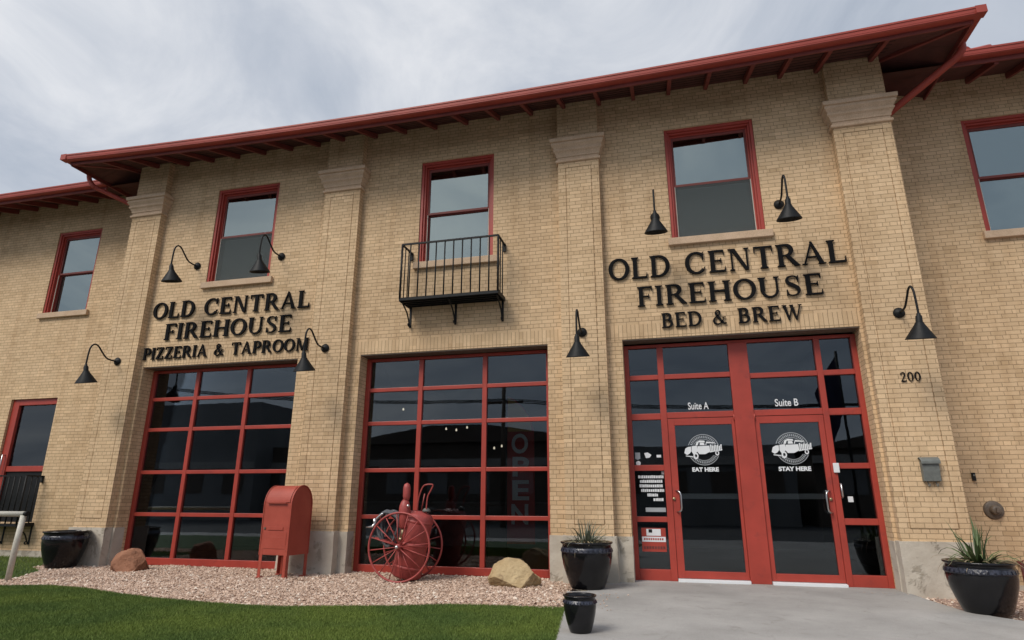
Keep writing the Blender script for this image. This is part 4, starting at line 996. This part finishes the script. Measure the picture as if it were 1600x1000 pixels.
def planter(label, loc, r_, h, plant=None, seed=1):
    t = thing('planter', label, 'plant pot', loc, 0, 'black glazed plant pots')
    mb = MB(); mb.lathe([(a*r_, b*h) for a, b in POT], n=48); obj('pot', mb, 'glaze', t)
    mb = MB(); mb.lathe([(.985*r_, .765*h), (1.012*r_, .77*h), (.988*r_, .875*h), (.965*r_, .88*h)], n=48)
    n = 34
    for k in range(n):
        a = 2*math.pi*k/n; c_, s_ = math.cos(a), math.sin(a); rr_ = 1.0*r_
        mb.obox((c_*(rr_+.006), s_*(rr_+.006), .79*h), (c_*(rr_-.004), s_*(rr_-.004), .855*h), .045*r_/.36, .012, Vector((c_, s_, 0)))
    obj('relief_band', mb, 'glazeband', t)
    mb = MB(); mb.lathe([(0, .90*h), (.5*r_, .91*h), (.93*r_, .885*h)], n=32); obj('soil', mb, 'soil', t)
    return t
t = planter('large black glazed pot with grey green spiky plant beside the glass doors', (-1.22, -.78, G+.001), .36, .615)
mb, tn = leaves(70, .42, .3, 5, .012, .9, .14); o = obj('foliage', mb, 'leaf_grey', t, fixn=False, attr=tn); o.location.z = .55
mb, tn = leaves(34, .36, .3, 8, .006, 2.4, .25, rim=True); o = obj('dry_foliage', mb, 'leaf_dry', t, fixn=False, attr=tn); o.location.z = .61
t = planter('large black glazed pot with green spiky plant at the right end of the concrete', (3.33, -1.52, G-.012), .34, .55)
mb, tn = leaves(46, .52, .3, 15, .016, 1.1, .10); o = obj('foliage', mb, 'leaf', t, fixn=False, attr=tn); o.location.z = .50
mb, tn = leaves(26, .42, .3, 18, .008, 2.0, .28, rim=True); o = obj('dry_foliage', mb, 'leaf_dry', t, fixn=False, attr=tn); o.location.z = .55
planter('large empty black pot beside the leftmost stone plinth', (-10.80, -.52, G-.02), .36, .63)
planter('small black pot standing alone on the front corner of the concrete', (-.915, -3.70, G+.001), .155, .325)

# ------------------------------------------------------------------ rocks
def rock(label, loc, s, mat, seed, rz=0, group='landscape rocks on the gravel'):
    bm = bmesh.new(); bmesh.ops.create_icosphere(bm, subdivisions=5, radius=1)
    rs = random.Random(seed); pl = []
    for k in range(15):
        d_ = Vector((rs.gauss(0, 1), rs.gauss(0, 1), rs.gauss(0, .8)+.2)).normalized(); pl.append((d_, rs.uniform(.62, .9)))
    for v in bm.verts:
        for d_, h in pl:
            k = v.co.dot(d_)-h
            if k > 0: v.co -= d_*k*.93
        q = v.co.copy(); v.co += v.co.normalized()*(.07*noise.fractal(q*2.2+Vector((seed, 0, 0)), 1.0, 2.0, 5)+.015*noise.noise(q*14))
        v.co = Vector((v.co.x*s[0], v.co.y*s[1], max(v.co.z*s[2], -s[2]*.35)))
    me = bpy.data.meshes.new('rock'); bm.to_mesh(me); bm.free(); me.materials.append(MATS[mat])
    for q in me.polygons: q.use_smooth = False
    o = bpy.data.objects.new('boulder', me); scene.collection.objects.link(o); o.location = loc; o.rotation_euler = (0, 0, rz)
    tag(o, label, 'rock', group); return o
rock('small rust brown boulder on gravel at the left corner of the left garage door', (-9.24, -.55, G+.06), (.36, .27, .30), 'rock_rust', 3, .2)
rock('tan flat-topped boulder on gravel at the right end of the middle garage door', (-2.33, -.60, G+.06), (.455, .34, .29), 'rock_tan', 12, -.1)

# ------------------------------------------------------------------ red street mailbox
mbx = thing('street_mailbox', 'faded red round-topped collection mailbox on four legs in the gravel', 'mailbox', (-6.19, -.63, G-.02), R(-9))
Wd, Dp, Z0, Z1 = .56, .48, .34, 1.105   # width, depth, body bottom, spring line
def arch_poly(hw, z0, z1, n=20, rr_=None):
    pts = [(-hw, z0), (-hw, z1)]
    for k in range(1, n): a = math.pi-math.pi*k/n; pts.append((hw*math.cos(a), z1+hw*1.29*math.sin(a)))
    return pts+[(hw, z1), (hw, z0)]
mb = MB(); pa = arch_poly(Dp/2, Z0, Z1); mb.prismx(pa, -Wd/2, Wd/2); obj('body', mb, 'postred', mbx, .008)
mb = MB(); pb = arch_poly(Dp/2+.008, Z0-.0, Z1)
for s_ in (-1, 1):
    x0 = s_*(Wd/2-.006); x1 = s_*(Wd/2+.012)
    n = len(pb); pin = [(a*.955, b if i in (0, n-1) else Z1+(b-Z1)*.955 if b > Z1 else b) for i, (a, b) in enumerate(pb)]
    vs = [(x0, a, b) for a, b in pb]+[(x1, a, b) for a, b in pb]+[(x0, a, b) for a, b in pin]+[(x1, a, b) for a, b in pin]
    fs = []
    for i in range(n-1): fs += [(i, i+1, n+i+1, n+i), (n+i, n+i+1, 3*n+i+1, 3*n+i), (3*n+i, 3*n+i+1, 2*n+i+1, 2*n+i)]
    mb.add(vs, fs)
obj('side_flange', mb, 'postred', mbx)
# pull door in the rounded top
mb = MB(); pts = []
for k in range(0, 9):
    a = math.pi-R(8+k*7.5); pts.append(((Dp/2+.012)*math.cos(a), Z1+(Dp/2*1.29+.012)*math.sin(a)))
ins = [(a*.97, Z1+(b-Z1)*.97) for a, b in reversed(pts)]
mb.prismx(pts+ins, -Wd/2+.03, Wd/2-.03); obj('hopper_door', mb, 'postred', mbx, .004)
mb = MB(); mb.obox((-.20, -Dp/2-.026, Z1+.035), (.20, -Dp/2-.026, Z1+.035), .030, .014); mb.obox((-.20, -Dp/2-.012, Z1+.035), (-.17, -Dp/2-.012, Z1+.035), .03, .012); obj('handle', mb, 'postred', mbx, .004)
mb = MB(); mb.box(-.16, .16, -Dp/2-.010, -Dp/2-.001, .72, .77); mb.box(-.20, .20, -Dp/2-.006, -Dp/2-.001, .60, .615); mb.box(-Wd/2+.04, Wd/2-.04, -Dp/2-.005, -Dp/2-.001, .44, .70); obj('label_plate', mb, 'postred', mbx, .003)
mb = MB(); mb.box(-.24, -.20, -Dp/2-.012, -Dp/2-.001, .73, .76); obj('lock', mb, 'rust', mbx)
for sx in (-1, 1):
    for sy in (-1, 1):
        mb = MB(); x0 = sx*(Wd/2+.003); y0 = sy*(Dp/2+.003); t_ = .008; wL = .062
        mb.box(min(x0, x0-sx*t_), max(x0, x0-sx*t_), min(y0, y0-sy*wL), max(y0, y0-sy*wL), 0, Z0+.16)
        mb.box(min(x0-sx*.001, x0-sx*wL), max(x0-sx*.001, x0-sx*wL), min(y0, y0-sy*t_), max(y0, y0-sy*t_), 0, Z0+.16)
        mb.box(min(x0+sx*.015, x0-sx*.075), max(x0+sx*.015, x0-sx*.075), min(y0+sy*.015, y0-sy*.075), max(y0+sy*.015, y0-sy*.075), 0, .012)
        mb.lathe([(0, -.006), (.007, -.005), (.009, 0)], (x0-sx*.03, y0+(0 if sy < 0 else 0), Z0+.08), 10, 'Y') if sy < 0 else None
        obj('leg', mb, 'postred', mbx, .002)

# ------------------------------------------------------------------ wheeled chemical cart
cart = thing('fire_hose_cart', 'antique red two-wheeled fire extinguisher cart with grey hose', 'hose cart', (-4.09, -.55, G-.03), R(0))
WR = .515
def wheel(y, x=0, seed=0):
    mb = MB(); n = 48
    vs = []; k_ = 8
    for i in range(n):
        a = 2*math.pi*i/n
        for j in range(k_):
            b_ = 2*math.pi*j/k_; r_ = WR-.016+.016*math.cos(b_)*1.0; vs.append((x+r_*math.cos(a), y+.019*math.sin(b_), WR+r_*math.sin(a)))
    mb.add(vs, [(i*k_+j, i*k_+(j+1) % k_, ((i+1) % n)*k_+(j+1) % k_, ((i+1) % n)*k_+j) for i in range(n) for j in range(k_)], True)
    o = obj('wheel', mb, 'wheelred', cart)
    mb = MB()
    for i in range(16):
        a = 2*math.pi*(i+.3+seed)/16; s_ = .03 if i % 2 else -.03
        mb.tube([(x+.03*math.cos(a), y+s_, WR+.03*math.sin(a)), (x+(WR-.025)*math.cos(a), y, WR+(WR-.025)*math.sin(a))], .0085, 6)
    obj('spokes', mb, 'wheelred', o, label=None)
    mb = MB(); mb.lathe([(0, -.075), (.026, -.07), (.034, -.05), (.045, -.045), (.045, .045), (.03, .05), (0, .05)], (x, y, WR), 18, 'Y'); obj('hub', mb, 'wheelred', o)
    mb = MB(); mb.lathe([(0, -.10), (.022, -.098), (.030, -.08), (.026, -.068)], (x, y, WR), 16, 'Y'); obj('hub_cap', mb, 'silver', o)
wheel(-.27); wheel(.27, seed=.4)
mb = MB(); mb.tube([(0, -.26, WR), (0, .26, WR)], .02, 10); obj('axle', mb, 'wheelred', cart)
# tank, leaning slightly to the right
ax = Vector((.20, 0, 1)).normalized()
def lean(prof, base, n=32):
    mb = MB(); mb.lathe(prof, (0, 0, 0), n); q = Vector((0, 0, 1)).rotation_difference(ax)
    mb.v = [tuple(Vector(base)+q @ Vector(v)) for v in mb.v]; return mb
mb = lean([(0, 0), (.20, 0), (.235, .03), (.235, .86), (.225, .92), (.18, .965), (.09, .99), (0, .995)], (.02, .0, .06)); tk = obj('tank', mb, 'wheelred', cart)
mb = MB()
for h in (.16, .50, .84):
    m2 = lean([(.2365, h-.02), (.243, h-.015), (.243, h+.015), (.2365, h+.02)], (.02, 0, .06)); mb.add(m2.v, m2.f, True)
obj('tank_hoop', mb, 'wheelred', tk)
mb = MB(); mb.lathe([(.055, 0), (.085, .02), (.09, .26), (.085, .33), (.06, .40), (.035, .43), (.0, .435)], (.03, -.18, .78), 22); cy = obj('air_chamber', mb, 'wheelred', cart)
mb = MB(); mb.lathe([(.03, 0), (.045, .02), (.058, .07), (.058, .20), (.045, .25), (.0, .275)], (.05, -.18, 1.19), 20); obj('air_dome', mb, 'wheelred', cy)
mb = MB(); mb.tube([(.0, -.20, .62), (.03, -.19, .80)], .028, 10); mb.lathe([(0, -.03), (.035, -.025), (.035, .025), (0, .03)], (.0, -.21, .62), 12); obj('valve_body', mb, 'brass', cart)
mb = MB(); mb.lathe([(0, -.03), (.022, -.02), (.022, .01), (0, .02)], (.11, -.24, 1.12), 12); obj('pressure_gauge', mb, 'silver', cart)
# pulling handle: a bent loop standing above the tank
mb = MB(); mb.tube(smooth_path([(.18, -.05, 1.0), (.20, -.06, 1.2), (.25, -.07, 1.36), (.31, -.08, 1.43), (.42, -.08, 1.44), (.44, -.07, 1.42), (.40, -.06, 1.34), (.35, -.05, 1.24), (.33, -.04, 1.0)], 5), .011, 8)
mb.tube([(.18, .12, 1.0), (.24, .10, 1.3)], .010, 8); obj('handle', mb, 'wheelred', cart)
mb = MB(); mb.lathe([(0, 0), (.06, 0), (.065, .03), (.03, .06), (0, .065)], (.32, 0, 1.02), 16); obj('filler_cap', mb, 'greybox', cart)
# hose bundle hung on the left
mb = MB()
for k in range(7):
    yy = -.12+k*.045; o_ = .02*math.sin(k*2.1)
    pts = []
    for i in range(29):
        a = 2*math.pi*i/28; pts.append((-.27+o_+.17*math.cos(a)+.035*math.sin(a*2+k), yy, .76+.25*math.sin(a)*(1+.08*math.sin(k*1.7))+.02*math.cos(a*3)))
    mb.tube(pts, .021, 8, caps=False)
hs = obj('hose', mb, 'hose', cart)
mb = MB(); mb.tube(smooth_path([(-.34, -.16, 1.0), (-.44, -.17, .92), (-.46, -.18, .84)], 4), .02, 8); mb.tube([(-.46, -.18, .85), (-.50, -.19, .80), (-.60, -.20, .79)], [.022, .018, .010], 10); mb.tube([(-.47, -.18, .80), (-.47, -.18, .92)], [.014, .03], 10); obj('nozzle', mb, 'silver', hs)
mb = MB(); mb.obox((-.48, -.10, .63), (.0, -.22, .52), .02, .03); mb.obox((-.48, .10, .63), (.0, .22, .52), .02, .03); mb.obox((-.30, -.12, .60), (-.30, .12, .60), .02, .02); obj('frame', mb, 'wheelred', cart)

# ------------------------------------------------------------------ handrail on the left
t = thing('handrail', 'peeling white pipe handrail at the left edge of the gravel', 'handrail', (-9.91, -2.14, G))
mb = MB(); mb.tube([(0, 0, -.1), (.01, 0, .5), (.04, 0, .93)], .042, 12); obj('post', mb, 'handrail', t)
mb = MB(); mb.tube([(-2.8, 0, -.1), (-2.78, 0, .93)], .042, 12); obj('post', mb, 'handrail', t)
mb = MB(); mb.tube([(.06, 0, .95), (-2.9, 0, .94)], .040, 12)
obj('rail', mb, 'handrail', t)
mb = MB(); mb.tube([(.04, 0, .95), (.115, 0, .955)], .036, 12); obj('end_cap', mb, 'black', t)

# ------------------------------------------------------------------ across the street (seen only reflected in the glass)
def house(label, x0, x1, y0, y1, h, mat, gable=None, wins=0):
    t = thing('shop_building', label, 'building', ((x0+x1)/2, y1, G-.45), 0, 'low buildings across the street')
    mb = MB(); mb.box(x0, x1, y0, y1, G-.45, h); obj('wall', mb, mat, t, world=True)
    if gable:
        mb = MB(); xm = (x0+x1)/2; mb.prism([(x0-.4, h), (x1+.4, h), (xm+2, h+gable), (xm-2, h+gable)], y0-.3, y1+.3); obj('roof', mb, 'far', t, world=True)
    mb = MB(); mb.box(x0, x1, y1+.002, y1+.25, 2.0, 2.5); obj('fascia', mb, 'concrete', t, world=True)
    for k in range(wins):
        xa = x0+(x1-x0)*(k+.25)/wins; mb = MB(); mb.box(xa, xa+(x1-x0)*.5/wins, y1+.002, y1+.03, .2, 1.6); obj('window', mb, 'far2' if mat == 'far' else 'far', t, world=True)
house('tall flat-roofed grey block across the street', -44, -30, -44, -30, 7.0, 'far2', None, 4)
house('small low shed across the street beside the tall block', -30, -26.5, -44, -32, 3.7, 'far', None, 1)
house('wide dark hall with low pitched roof across the street', -23, -5, -44, -30, 3.6, 'far', 1.2, 6)
house('flat-roofed brick store across the street right of the dark hall', -4, 7.5, -46, -31, 3.2, 'far2', None, 4)
house('narrow dark shop across the street at the right', 8.5, 20, -46, -31, 2.9, 'far', .9, 3)
t = thing('utility_pole', 'wooden utility pole with crossarm and wires across the street', 'utility pole', (-9.5, -25, G-.45))
mb = MB(); mb.tube([(0, 0, 0), (0, 0, 8.2)], [.16, .11], 10); obj('pole', mb, 'furniture', t)
mb = MB(); mb.box(-1.2, 1.2, -.06, .06, 7.1, 7.24); obj('crossarm', mb, 'furniture', t)
mb = MB()
for k in (-1.1, 0, 1.1):
    for s_ in (-1, 1):
        mb.tube([(k*.3+s_*28*i/10, k*.4, 7.3+s_*-1.6*i/10*-1*.0+ (i/10-.0)*(i/10-1)*2.2+ (2.2*i/10 if s_ < 0 else -.6*i/10)) for i in range(11)], .03, 5)
obj('wires', mb, 'black', t)
t = thing('flag_pole', 'street flag on a pole beyond the photographer', 'flag', (6.6, -15, G-.45))
mb = MB(); mb.tube([(0, 0, 0), (0, 0, 7.2)], .05, 10); obj('pole', mb, 'black', t)
mb = MB(); vs = []
for i in range(13):
    for j in range(9): vs.append((-.05-i*.075*(1-.35*j/8), .08*math.sin(i*1.1+j*.4), 7.0-j*.28-i*.12))
mb.add(vs, [(i*9+j, i*9+j+1, (i+1)*9+j+1, (i+1)*9+j) for i in range(12) for j in range(8)], True); obj('flag_cloth', mb, 'flagcloth', t, fixn=False)
